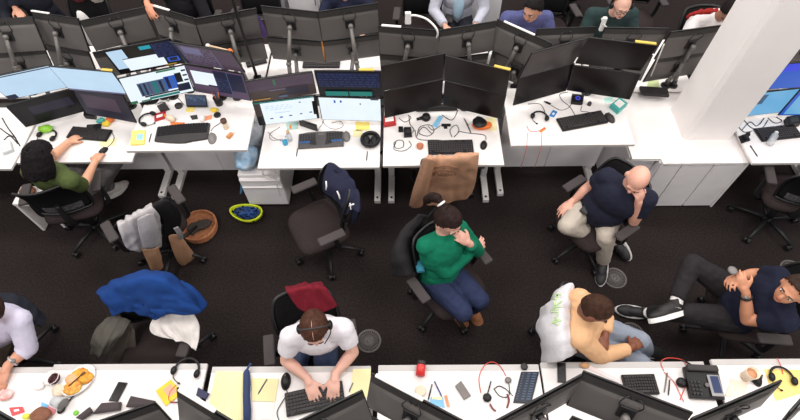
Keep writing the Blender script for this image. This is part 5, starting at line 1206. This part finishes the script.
# ---- near row: food desk
p = P_('E1', 79.5, 381); t = thing('paper_plate', 'oval white plate under yellow and orange food', 'plate', p, R(50))
b = MB(); b.lathe([(0, .004), (.055, .004), (.085, .016), (.088, .019), (.084, .020), (.055, .009), (0, .008)], n=32, sx=1.32, sy=1.0); b.build('plate_body', PAPER, t)
FY = mat('food_yellow', (236, 186, 60), .5, rgb2=(206, 120, 30), scale=30, bump=.8, bscale=60); FO = mat('food_orange', (212, 120, 40), .5, rgb2=(240, 196, 90), scale=36, bump=.8, bscale=60); FB = mat('food_brown', (90, 52, 28), .6)
for i, (dx, dy, r, m, l) in enumerate([(.03, .018, .055, FY, 'yellow rice heap'), (-.048, -.018, .056, FO, 'orange stewed food'), (-.018, .034, .044, mat('food_peach', (236, 180, 130), .5), 'peach coloured piece of food'), (.042, -.030, .046, FY, 'yellow food portion nearest the plate edge')]):
    q = p + Matrix.Rotation(R(50), 3, 'Z') @ Vector((dx, dy, .010)); lump('food_portion', l + ' on the oval plate', 'food', q, (r, r * .8, .012), m, .006, 60, i, 'food_heap')
pen_ = P_('E1', 79, 380, .03); t = thing('fork', 'thin dark fork laid across the food', 'fork', P_('E1', 77, 379, .036), R(50)); b = MB(); b.tube([(-.06, 0, 0), (.03, 0, .003)], .004, 6); b.build('handle', FB, t); b = MB(); b.box((.045, 0, .003), (.03, .014, .002)); b.build('prongs', FB, t)
t = bottle('E1', 54.5, 379, 'white bowl of dark red beans', [(0, 0), (.032, 0), (.048, .042), (.045, .043), (.030, .008), (0, .008)], PAPER, cat='bowl', name='bowl', part='bowl_body')
p = P_('E1', 54.5, 379, .022); t2 = thing('beans', 'dark red beans filling the white bowl', 'beans', p); t2['kind'] = 'stuff'
b = MB(); rr = random.Random(5)
b.lathe([(0, 0), (.037, 0), (.037, .006), (0, .010)], n=18)
for i in range(60):
    a = rr.random() * 2 * PI; r = .033 * math.sqrt(rr.random()); b.ell((r * math.cos(a), r * math.sin(a), .010), (.007, .005, .005), 6, 5)
b.build('beans', mat('bean_red', (66, 22, 26), .35), t2)
lump('napkin', 'crumpled peach napkin between bowl and plate', 'napkin', P_('E1', 61, 391), (.05, .035, .014), CREAM, .010, 30, 3, 'napkin_sheet')
bottle('E1', 57, 402, 'clear plastic cup lying below the bowl', [(0, 0), (.032, 0), (.04, .075), (.036, .075), (.03, .006), (0, .006)], CLEAR, [(0, .0752), (.042, .0752), (.042, .08), (0, .08)], GRY, lying=-20, cat='cup', name='plastic_cup', part='cup')
t = thing('ladle', 'black plastic spoon beside the clear cup', 'spoon', P_('E1', 67.5, 404), R(62)); b = MB(); b.tube([(-.02, 0, .01), (.075, 0, .008)], [.007, .005], 8, flat=.6); b.build('handle', BK1, t); b = MB(); b.ell((-.042, 0, .012), (.028, .022, .011), 14, 10); b.build('spoon_bowl', BK1, t)
bottle('E1', 76.5, 413, 'bright green round bottle cap on the food desk', [(0, 0), (.015, 0), (.016, .01), (.012, .013), (0, .013)], mat('cap_green', (120, 196, 60), .4), cat='cap', name='green_disc', part='disc')
flat('E1', 'blue_packet', 'light blue sugar packet below the clear cup', 'packet', [(42, 402), (49, 405), (47, 411), (41, 408)], .006, mat('packet_blue', (120, 184, 222), .6), 'packet_body'); flat('E1', 'pink_packet', 'pink sugar packet beside the light blue packet', 'packet', [(49, 406), (56, 410), (54, 415), (47, 411)], .006, mat('packet_pink', (232, 140, 150), .6), 'packet_body')
lump('bread_roll', 'brown bread roll at bottom left', 'bread', P_('E1', 43, 416), (.065, .045, .028), mat('bread_brown', (140, 92, 66), .7, rgb2=(104, 62, 44), scale=14), .006, 20, 2, 'crust')
lump('lemon_wedge', 'yellow-green lemon wedge beside the bread roll', 'fruit', P_('E1', 28, 417), (.024, .018, .016), mat('lemon', (214, 214, 70), .4), .003, 30, 3, 'peel')
flat('E0', 'red_packet', 'red and white packet at the lower left corner', 'packet', [(10, 408), (23, 407), (25, 412), (13, 416)], .012, mat('packet_red', (222, 70, 76), .5), 'packet_body', lambda t, q, th: patch(t, q, th, .3, .35, .7, .65, PAPER, 'packet_label'))
lump('wrapper', 'clear and red crumpled wrapper at the left edge', 'wrapper', P_('E0', 6, 396), (.05, .035, .018), mat('wrap_clear', (232, 222, 218), .3, rgb2=(220, 90, 80), scale=14), .010, 26, 1, 'foil')
lump('napkin', 'white crumpled tissue right of the lavender shirt man', 'tissue', P_('E0', 40, 386), (.03, .025, .012), PAPER, .008, 30, 9, 'tissue_sheet')
phone('E0', [(0, 378), (8, 377), (6, 388), (-3, 389)], 'black phone under the hand of the lavender shirt man')
phone('E1', [(119, 382), (128, 383), (118, 402), (109, 401)], 'black smartphone on the food desk')
PADG = mat('foam_dark', (72, 62, 64), .8)
for i, (c, l) in enumerate([([(104, 404), (123, 403), (122, 411), (95, 415)], 'left'), ([(133, 397), (157, 402), (156, 409), (128, 408)], 'right'), ([(92, 408), (95, 413), (84, 421), (78, 419)], 'small outer')]):
    flat('E1', 'wrist_cushion', l + ' one of the dark foam cushions below the smartphone', 'cushion', c, .045, PADG, 'cushion_body', bev=.016, group='dark foam cushions')
flat('E1', 'sticky_note_pad', 'yellow note pad with pink scribble at the right of the food desk', 'note pad', [(156, 391), (171, 380), (183, 393), (166, 406)], .008, mat('note_gold', (238, 208, 70), .8), 'note_block', lambda t, q, th: patch(t, q, th, .35, .2, .85, .75, mat('note_pink', (240, 180, 150), .8), 'scribble'))
t = headset('E1', 187, 371, -8, 'black headset with open band above the yellow note', .082, e=0)
cable('E1', [(176, 385), (170, 392), (169, 400), (176, 403)], 'thin red cable curling over the yellow note', REDC, .002, e=.012); cable('E1', [(170, 402), (178, 402), (184, 399)], 'short black cable below the yellow note', r=.004)
# ---- typing man desk
keyboard('E2', (286, 405.5), (344, 392.5), 'black keyboard under the hands of the typing man', .15)
mouse('E2', 286, 381.5, 3, 'black mouse left of the typing man', s=1.05)
cable('E2', [(286, 388), (287, 394), (282, 402), (277, 412), (279, 420)], 'mouse cable beside the black keyboard')
flat('E2', 'legal_pad', 'large pale yellow legal pad left of the navy strap', 'paper', [(216, 371), (246, 372), (245, 420), (206, 420)], .003, YELP); flat('E2', 'legal_pad', 'smaller pale yellow sheet right of the navy strap', 'paper', [(252, 378), (279, 379), (275, 402), (252, 401)], .003, YELP)
flat('E2', 'legal_pad', 'pale yellow sheet right of the typing man', 'paper', [(353, 369), (371, 369), (369, 398), (350, 396)], .003, YELP); flat('E2', 'paper', 'white sheet in front of the smaller yellow sheet', 'paper', [(253, 403), (275, 404), (272, 419), (252, 420)], .002, PAPER)
pen('E2', (258, 394.5), (267, 379.5), 'blue and brown pen on the smaller yellow sheet', mat('pen_navy', (60, 56, 96), .4)); pen('E2', (349, 392), (353, 383), 'thin dark pen right of the keyboard', GRY)
A = P_('E2', 247.5, 371); B_ = P_('E2', 248, 424); t = thing('umbrella', 'rolled navy blue fabric strap lying across the desk', 'umbrella', (A + B_) / 2, math.atan2((B_ - A).y, (B_ - A).x)); L = (B_ - A).length
b = MB(); b.tube([(-L / 2, 0, .022), (-L / 2 + .02, 0, .024), (-L * .25, .002, .026), (0, -.002, .025), (L * .25, .002, .026), (L / 2, 0, .024)], [.012, .022, .025, .023, .025, .024], 12); b.build('rolled_fabric', NAVYC, t); b = MB(); b.tube(smooth_pts([(-L / 2 + .01, 0, .03), (-L / 2 - .02, .02, .035), (-L / 2 - .035, .032, .03)], 4), .008, 8); b.build('strap_end', NAVYC, t)
flat('E2', 'navy_booklet', 'dark navy booklet corner at the left of the typing desk', 'booklet', [(199, 388), (210, 394), (206, 400), (197, 396)], .02, mat('booklet_navy', (46, 48, 84), .6), 'cover', bev=.003, e=.001)
# ---- desk with the red jar
bottle('E3', 420, 377, 'clear jar with red contents and grey lid', [(0, 0), (.03, 0), (.031, .06), (.027, .07), (0, .07)], mat('jar_red', (216, 58, 56), .3), [(0, .07), (.027, .07), (.027, .095), (0, .095)], BK2, lying=82, cat='jar', name='jar', part='jar_body')
bottle('E3', 420.5, 391.5, 'round cream lid in front of the near monitor', [(0, 0), (.034, 0), (.036, .02), (.03, .022), (0, .020)], CREAM, cat='lid', name='round_lid', part='lid_body')
pen('E3', (428, 401), (432, 384.5), 'black pen left of the blue and yellow note'); pen('E3', (442, 397), (434.5, 381.5), 'blue pen leaning right beside the black pen', mat('pen_blue', (52, 68, 150), .4))
flat('E3', 'sticky_note', 'blue and pale yellow sticky note under the pens', 'sticky note', [(431, 397), (443, 397), (445, 408), (429, 404)], .003, mat('note_sky', (130, 186, 222), .8), 'note_sheet', lambda t, q, th: patch(t, q, th, .1, .0, .9, .3, YELP, 'yellow_edge'))
flat('E3', 'orange_label', 'orange and white label right of the blue note', 'paper', [(444, 396), (447, 395), (450, 407), (447, 407)], .003, mat('label_orange', (232, 150, 110), .7)); 
phone('E3', [(455, 386), (461, 381), (471, 396), (464, 400)], 'grey phone at the middle of the red jar desk', GRY, mat('phone_back', (126, 118, 114), .5))
t = flat('E3', 'tablet', 'tablet showing a dark blue text page', 'tablet', [(521, 372), (539, 372), (531, 404), (513, 403)], .010, BK1, 'tablet_body', lambda t, q, th: [patch(t, q, th, .04, .02, .96, .98, emis('tablet_navy', (38, 46, 70), .5), 'tablet_screen')] + [patch(t, q, th + .001, .10 + .28 * (i % 3), .05 + .08 * (i // 3), .10 + .28 * (i % 3) + (.10 + .12 * ((i * 7) % 3) / 2), .085 + .08 * (i // 3), STEEL, 'text_line', .0004) for i in range(33)], bev=.002)
t = thing('headset', 'unplugged headset with boom microphone lying left of the tablet', 'headset', P_('E3', 487, 398), 0, 'headsets'); o3 = P_('E3', 487, 398)
b = MB(); b.lathe([(0, .0), (.026, 0), (.028, .012), (.018, .02), (0, .018)], n=20); b.build('ear_cup', BK1, t)
q = P_('E3', 508, 380.5) - o3; b = MB(); b.lathe([(0, .0), (.020, 0), (.022, .010), (.012, .016), (0, .014)], c=q, n=20); b.build('ear_cup', GRY, t)
b = MB(); b.tube([(0, .01, .016)] + [P_('E3', 491, 381, .012) - o3], .004, 7); b.build('microphone', BK1, t)
b = MB(); b.tube(smooth_pts([P_('E3', x, y, .012) - o3 for x, y in [(490, 404), (493, 409), (496, 411)]], 4), .006, 7); b.tube(smooth_pts([P_('E3', x, y, .012) - o3 for x, y in [(507, 394), (509, 400), (507, 408)]], 4), .006, 7); b.build('headband', mat('maroon_band', (120, 50, 50), .6), t)
for i, (pts, m, r) in enumerate([([(481, 393), (479, 378), (484, 366), (492, 362), (500, 366), (506, 376)], REDC, .0026), ([(509, 384), (510, 392), (513, 396)], CABLEB, .0026), ([(494, 389), (500, 396), (507, 397), (509, 392), (500, 386), (494, 389)], CABLEB, .003)]): cable('E3', pts, ['orange-red headset cable arching at the desk edge', 'short cable left of the tablet', 'black cable loop left of the tablet'][i], m, r)
bottle('E3', 524, 367, 'small dark grey rounded puck at the desk edge above the tablet', [(0, 0), (.022, 0), (.024, .012), (.015, .018), (0, .018)], BK2, cat='puck', name='puck', part='puck_body')
phone('E4', [(557, 363), (565.5, 363), (566, 383), (557.5, 382.5)], 'black phone at the desk edge behind the grey hoodie')
lump('snack', 'small tan snack piece on the desk below the cream-sweater man', 'food', P_('E4', 584, 366), (.03, .018, .014), mat('snack_tan', (214, 164, 120), .7), .004, 40, 4, 'crust')
flat('E4', 'paper', 'small pinkish-white paper standing right of the snack piece', 'paper', [(590, 366), (621, 380), (619, 383), (588, 369)], .004, mat('paper_pink', (238, 222, 222), .7))
keyboard('E4', (623, 385.5), (656, 384.5), 'black keyboard half hidden behind the near monitor left of the telephone', .13, ncol=12)
bottle('E4', 680.5, 383, 'small black rounded speaker puck left of the telephone', [(0, 0), (.030, 0), (.032, .02), (.022, .03), (0, .03)], BK1, cat='speaker', name='speaker_puck', part='puck_body')
pen('E4', (664, 393), (667, 373), 'thin dark pencil left of the speaker puck', GRY); pen('E4', (668, 396), (669.5, 380), 'black pen between pencil and speaker puck')
# desk telephone
mid, rz, L = ori('E4', (685, 386), (717, 386)); t = thing('desk_telephone', 'black desk telephone with lit blue display', 'telephone', P_('E4', 701.5, 384), R(-3))
b = MB(); b.box((0, 0, .022), (.215, .20, .04), .008, M=Matrix.Rotation(R(4), 4, 'X')); b.build('body', BK1, t)
b = MB(); b.box((0, .085, .058), (.20, .045, .03), .012, seg=3); b.build('handset', BK2, t)
b = MB(); b.box((.058, -.02, .050), (.075, .135, .006), .002); d = b.build('display', mat('display_frame', (150, 148, 150), .4), t); b = MB(); b.box((.062, -.015, .0545), (.050, .105, .003)); b.build('display_glass', emis('phone_lcd', (70, 92, 150), .5), d)
b = MB()
for i in range(3):
    for j in range(4): b.box((-.085 + .022 * i, -.075 + .024 * j, .046), (.015, .014, .006), .001, seg=1)
b.build('keypad', KEYC, t)
b = MB(); b.lathe([(0, .044), (.014, .044), (.014, .052), (0, .053)], c=(.008, -.02, 0), n=16); b.build('dial_button', GRY, t)
for i, pts in enumerate([[(664, 371), (661, 362), (668, 358), (682, 360), (687, 368), (688, 378)], [(664, 372), (674, 382), (680, 394), (684, 402)], [(690, 378), (684, 390), (680, 400)]]): cable('E4', pts, ['red cable arching over the desk edge beside the telephone', 'red cable passing the speaker puck', 'thin red cable at the left side of the telephone'][i], REDC, .0026)
cable('E4', [(682, 360), (690, 364), (694, 368)], 'black cord at the top of the telephone', r=.006)
# ---- coffee desk
t = bottle('E5', 745, 377, 'paper coffee cup seen from above with coffee inside', [(0, 0), (.030, 0), (.042, .10), (.039, .10), (.034, .06), (0, .06)], CREAM, cat='cup', name='coffee_cup', part='cup'); b = MB(); b.lathe([(0, .075), (.0345, .075), (.0345, .077), (0, .077)], n=20); b.build('coffee', mat('coffee', (196, 140, 104), .3), t)
mouse('E5', 755, 378, 5, 'black mouse right of the coffee cup', s=1.05); pen('E5', (760, 385), (762, 375), 'short black pen right of the mouse')
flat('E5', 'paper', 'beige sheet below the coffee cup', 'paper', [(731, 379), (748, 382), (744, 397), (725, 396)], .003, mat('paper_beige', (240, 222, 204), .8))
flat('E5', 'legal_pad', 'yellow pages under the headset at lower right', 'paper', [(764, 369), (801, 370), (806, 392), (776, 401), (769, 385)], .003, mat('paper_gold', (242, 216, 130), .85))
headset('E5', 781, 378, -12, 'black headset on the yellow pages at lower right', .07, e=.004)
cable('E5', [(777, 358), (781, 366), (783, 374)], 'red cable rising over the yellow pages', REDC, .0028, e=.01)

# ================================================================== back row: people and odds and ends
curls = {'R': .5, 'L': .5}
def seated(px, py, z, hdang, label, top, hair, hairc, skin, hd_down=20, sleeve='short', glasses=False, beard=False, lean=0.12, armspread=.0, hands=None, **kw):
    h = at(px, py, z); f = V(math.cos(R(-90 + hdang * 0)), -1, 0); f = V(0, -1, 0)
    sh = z - .20; bx, by = h.x, h.y + lean
    J = dict(pel=V(bx, by + .12, .55), chest=V(bx, by + .07, .86), neck=V(bx, by + .02, z - .15), head=h, sR=V(bx - .19, by + .02, sh), sL=V(bx + .19, by + .02, sh),
             eR=V(bx - .27, by - .10, .80), eL=V(bx + .27, by - .10, .80), wR=V(bx - .16, by - .33, .77), wL=V(bx + .16, by - .33, .77), nR=V(0, 0, 1), nL=V(0, 0, 1), hR=V(.3, -1, 0), hL=V(-.3, -1, 0),
             kR=V(bx - .12, by - .30, .54), kL=V(bx + .12, by - .30, .54), aR=V(bx - .12, by - .25, .1), aL=V(bx + .12, by - .25, .1), tR=V(bx - .12, by - .4, .06), tL=V(bx + .12, by - .4, .06))
    if hands: J.update(hands)
    return person(J, label, skin=skin, hairc=hairc, hair=hair, top=top, pants=(40, 42, 50), sleeve=sleeve, hd=face_dir(hdang, hd_down), hup=V(0, .1, 1), tf=f, glasses=glasses, beard=beard, vox=.009, **kw)
seated(533, 9, 1.22, -130, 'man in blue-violet t-shirt looking left, behind the back row monitors', (84, 88, 132), 'short', (28, 24, 24), (206, 150, 124), hd_down=18, seed=20)
PH = seated(622, 5, 1.24, -95, 'man in dark green sweater wearing glasses and headphones', (44, 62, 62), 'receding', (150, 104, 72), (224, 176, 156), sleeve='long', glasses=True, hd_down=12, seed=21, beard=False)
seated(730, 11, 1.14, -120, 'dark-haired person in white shirt beside the column, head bowed', (232, 228, 228), 'short', (30, 24, 24), (150, 104, 84), hd_down=40, seed=22)
PJ = seated(463, -30, 1.26, -90, 'person in open light grey jacket and pale blue shirt, head out of view', (186, 188, 200), 'short', (50, 40, 36), (214, 164, 140), sleeve='long', seed=23)
seated(344, -12, 1.18, -90, 'person in navy behind the orange-strip monitors, mostly out of view', (40, 44, 66), 'short', (150, 110, 80), (226, 176, 150), sleeve='long', seed=24)
hh = at(149, 14, 1.42)
seated(163, -24, 1.30, -100, 'person in dark jacket resting a hand on top of a back row monitor', (34, 33, 38), 'short', (60, 40, 32), (206, 140, 110), sleeve='long', seed=25, hands=dict(wR=at(147, 3, 1.40), eR=at(143, -14, 1.15), hR=at(152, 17, 1.36) - at(147, 3, 1.40), nR=V(-.3, -.5, .8)))
seated(2, -26, 1.26, -90, 'person in dark navy jacket at the top left corner', (34, 36, 46), 'short', (40, 32, 30), (206, 150, 124), sleeve='long', seed=26, hands=dict(wL=at(15, 8, .86), eL=at(14, -4, .92), hL=at(20, 14, .85) - at(15, 8, .86)))
b = MB(); fw = V(0, -1, .12); c_ = PJ[1]['chest']; b.ell(c_ + V(0, -.115, -.03), (.062, .045, .20), 16, 14); tag(b.build('shirt_front', mat('shirt_paleblue', (176, 206, 226), .9), PJ[0]), 'pale blue shirt between the jacket fronts')
hc = PH[1]['head'] + PH[2]; hf = face_dir(-95, 12); hr, hf, hu = frame(hf, V(0, .1, 1))
t = thing('headset', 'dark headphones worn by the man in dark green', 'headset', hc, 0, 'headsets'); b = MB()
b.tube([(hr * math.cos(a) * .096 + hu * (.005 + .120 * math.sin(a)) - hf * .02) for a in [PI * i / 22 for i in range(23)]], .009, 8); b.build('headband', BK1, t)
for s in (-1, 1): b = MB(); ellf(b, hr * s * .092 - hu * .012, hr, hf, hu, (.020, .032, .034)); b.build('ear_cup', BK1, t)
# white clamp lamp arms on the monitors
WPL = mat('clamp_white', (236, 234, 232), .4, var=.02)
def clamp_arm(label, base, pts, head, hs, rz=0, e=None):
    b0 = Vector(base); t = thing('phone_holder', label, 'holder', b0)
    b = MB(); b.box((0, 0, .0), (.05, .04, .06), .008); b.build('clamp', WPL, t)
    b = MB(); b.tube(smooth_pts([Vector(p) - b0 for p in pts], 6), .009, 8); b.build('gooseneck', WPL, t)
    b = MB(); b.box(Vector(head) - b0, hs, .006); b.build('holder_head', WPL, t); return t
clamp_arm('white gooseneck phone holder clamped on a back row monitor, upper middle', at(420, 46, 1.22), [at(420, 46, 1.22), at(427, 41, 1.26), at(436, 38, 1.32), at(437, 30, 1.42), at(428, 20, 1.48), at(416, 15.5, 1.5), at(409, 16, 1.5)], at(408, 18, 1.5), (.05, .03, .11))
clamp_arm('white angled clamp arm beside the man wearing headphones', at(614, 38, 1.30), [at(614, 38, 1.30), at(609, 30, 1.36), at(604, 25, 1.42), at(602, 18, 1.46)], at(603, 24, 1.42), (.035, .03, .13))
# black pole
p = at(257.5, 79, .74); t = thing('black_pole', 'thin black upright pole rising between the front monitors', 'pole', (p.x, 3.50, .74)); 
t.location = (p.x, p.y, .735)
b = MB(); b.cyl((0, 0, .0), (0, 0, 2.3), .014, n=12); b.build('pole_tube', BK1, t); b = MB(); b.box((0, 0, .015), (.07, .07, .03), .005); b.build('clamp', BK1, t)
# orange strip between two monitor backs
A = at(319.5, 16, 1.36); B_ = at(324.5, 60, .95); t = thing('hanging_strip', 'thin orange and yellow strip hanging between two monitor backs', 'cord', B_); b = MB()
b.tube([A - B_, (A - B_) * .6, (A - B_) * .3, Vector()], [.005, .011, .009, .004], 8); b.build('strip', mat('strip_orange', (214, 140, 50), .6), t)
A = at(664, 44, 1.30); B_ = at(651, 76, .9); t = thing('hanging_strip', 'thin white strip on the edge of the monitor pair beside the column', 'cord', B_); b = MB(); b.tube([A - B_, Vector()], .006, 8); b.build('strip', CABLEW, t)
A = at(490.5, 53, 1.2); B_ = at(487, 66, 1.0); t = thing('white_bottle', 'thin white stick behind the yellow-stripped black monitor', 'stick', B_); b = MB(); b.tube([A - B_, Vector()], .012, 8); b.build('strip', CABLEW, t)
# tan rod with an orange tip lying on the monitor tops
A = at(208, 46, 1.46); B_ = at(230, 51.5, 1.46); t = thing('wooden_rod', 'tan rod with orange tip across the top of the purple monitor', 'rod', (A + B_) / 2); m0 = (A + B_) / 2
b = MB(); b.tube([A - m0, B_ - m0], .013, 10); b.build('rod_body', mat('rod_tan', (206, 176, 146), .6), t); b = MB(); b.ell(B_ - m0, (.024, .024, .024), 12, 8); b.build('tip', ORG, t); b = MB(); b.ell(A - m0, (.02, .02, .02), 12, 8); b.build('joint', CABLEW, t)
# back desks: keyboards, papers
for i, (a, c) in enumerate([((303, 64), (340, 64)), ((246, 64), (266, 59)), ((640, 91), (668, 93))]):
    k = 'D3'; A = at(*a, .745); B_ = at(*c, .745); d = B_ - A
    t = thing('keyboard', ['dark keyboard on the back desk behind the orange-strip monitors', 'dark keyboard behind the black pole', 'dark keyboard on the back desk beside the column'][i], 'keyboard', (A + B_) / 2 + Vector((0, 0, -.008)), math.atan2(d.y, d.x), 'keyboards')
    b = MB(); b.box((0, 0, .010), (d.length, .11, .018), .004); b.build('body', BK1, t); b = MB()
    for r in range(4):
        for q in range(12): b.box((-d.length / 2 + d.length * (q + .5) / 12, -.042 + .028 * r, .021), (d.length / 12 * .8, .022, .006))
    b.build('keycaps', KEYC, t)
def zflat(z, name, label, cat, corners, th, m, part):
    P = [at(x, y, z) for x, y in corners]; c0 = sum(P, Vector()) / 4; t = thing(name, label, cat, c0); b = MB(); b.prism([(q.x - c0.x, q.y - c0.y) for q in P], 0, th, bev=.002); b.build(part, m, t)
zflat(.737, 'paper', 'white papers on the back desk left of the yellow strip', 'paper', [(54, 62), (68, 58), (73, 68), (58, 72)], .004, PAPER, 'sheet')
zflat(.737, 'notebook', 'pale green notebook on the back desk beside the column', 'notebook', [(648, 82), (658, 81), (659, 90), (646, 90)], .012, mat('pale_green', (206, 220, 160), .7), 'cover')
# red garment and light garments in the far aisle
g, o_, cm = garment('jacket', 'red garment on a chair back beside the column top', 'jacket', [[(689, 14, 1.0), (702, 9, 1.04), (718, 8, 1.04)], [(686, 17, .98), (700, 13, 1.03), (718, 12, 1.03)], [(690, 25, .86), (702, 22, .92), (716, 20, .92)]], (150, 40, 38), mode='z', wr=.014, seed=30)
g, o_, cm = garment('jacket', 'beige and white jacket hanging at the top left behind monitors', 'jacket', [[(88, -6, .95), (96, -6, 1.0), (104, -5, .95)], [(88, 2, .8), (97, 2, .85), (105, 4, .8)], [(94, 12, .6), (101, 13, .65), (110, 10, .6)]], (206, 198, 190), mode='z', wr=.014, seed=31)
g, o_, cm = garment('shirt', 'maroon and white striped shirt hanging at the top left', 'shirt', [[(68, -6, .95), (76, -6, 1.0), (88, -5, .95)], [(70, 2, .8), (78, 2, .85), (88, 2, .8)], [(75, 8, .65), (80, 9, .68), (86, 9, .65)]], (128, 58, 70), mode='z', wr=.010, seed=32)
g, o_, cm = garment('scarf', 'purple cloth hanging at the edge of a back row monitor', 'cloth', [[(255, 12, 1.05), (259, 16, 1.05)], [(257, 26, .95), (265, 28, .95)], [(262, 36, .85), (268, 38, .85)]], (72, 54, 104), mode='z', wr=.008, seed=33)
q = at(80, 14, .85); lump('white_bag', 'white paper bag standing behind a back row monitor at top left', 'bag', (q.x, q.y, 0), (.09, .08, .45), mat('bag_white', (236, 232, 230), .8), .012, 12, 34, 'bag_body')
# pale grey cabinets in the far aisle
for i, (x0, x1, y0, lab) in enumerate([(-1.30, -.62, 5.15, 'pale grey cabinet behind the orange-strip monitors'), (.70, 1.12, 5.15, 'pale grey cabinet beside the grey-jacketed person'), (-1.80, -1.36, 5.2, 'pale grey cabinet beyond the black pole')]):
    t = thing('storage_cabinet', lab, 'cabinet', ((x0 + x1) / 2, y0, 0)); w_ = x1 - x0
    b = MB(); b.box((0, .28, .50), (w_, .50, .98), .005); b.build('carcass', PANELG, t); b = MB(); b.box((0, .28, 1.0), (w_ + .01, .53, .022), .003); b.build('top', WHITE, t)
    for s in (-1, 1): b = MB(); b.box((s * w_ / 4, .022, .50), (w_ / 2 - .008, .016, .92), .003); d = b.build('door', PANELG, t); b = MB(); b.box((s * .03 - s * w_ / 4 * 0, .010, .7), (.012, .012, .10), .003); b.build('handle', GRY, d)
# wristwatches and the typing man's headset
def watch(label, J_, org, S, m):
    w_ = J_['w' + S] + org; e_ = J_['e' + S] + org; d = (w_ - e_).normalized(); c = w_ - d * .035
    u = d.orthogonal().normalized(); v = d.cross(u); t = thing('wristwatch', label, 'watch', c)
    b = MB(); b.tube([(u * math.cos(a) + v * math.sin(a)) * .034 for a in [2 * PI * i / 20 for i in range(21)]], .009, 8); b.build('strap', m, t)
    b = MB(); b.ell(((CAMP - c).normalized() * .034), (.017, .017, .012), 12, 8); b.build('dial', GRY, t)
watch('silver wristwatch on the arm of the lavender shirt man', P7[1], P7[2], 'L', mat('steel', (190, 186, 182), .3, metal=.6))
watch('black wristwatch on the wrist of the reclining man', P5[1], P5[2], 'L', BK1)
hc = P6[1]['head'] + P6[2]; hf = face_dir(-82, 30); hr, hf, hu = frame(hf, V(.05, -.35, 1))
t = thing('headset', 'dark headset worn by the typing man', 'headset', hc, 0, 'headsets'); b = MB()
b.tube([(hr * math.cos(a) * .098 + hu * (.005 + .122 * math.sin(a)) - hf * .012) for a in [PI * i / 22 for i in range(23)]], .006, 8); b.build('headband', BK2, t)
for s in (-1, 1): b = MB(); ellf(b, hr * s * .094 - hu * .012, hr, hf, hu, (.018, .032, .034)); b.build('ear_cup', BK1, t)
b = MB(); b.tube(smooth_pts([-hr * .10 - hu * .02, -hr * .085 + hf * .06 - hu * .05, -hr * .04 + hf * .12 - hu * .075], 5), .0035, 6); b.build('microphone', BK1, t)
# phone clipped on the bald man's belt, cup in the reclining man's hand
q = at(588, 208, .70); t = thing('belt_phone', 'black phone case on the lap of the bald man', 'phone', q, R(40)); b = MB(); b.box((0, 0, .012), (.13, .07, .022), .008, M=Matrix.Rotation(R(-25), 4, 'Y')); b.build('case_body', BK1, t); b = MB(); b.box((0, 0, .0245), (.10, .05, .002), M=Matrix.Rotation(R(-25), 4, 'Y')); b.build('case_flap', BK2, t)
q = at(732, 271, .99); t = thing('hand_puck', 'round dark grey puck held up by the reclining man', 'puck', q); b = MB(); b.lathe([(0, 0), (.03, 0), (.032, .012), (.02, .018), (0, .018)], n=20); b.build('puck_body', GRY, t)
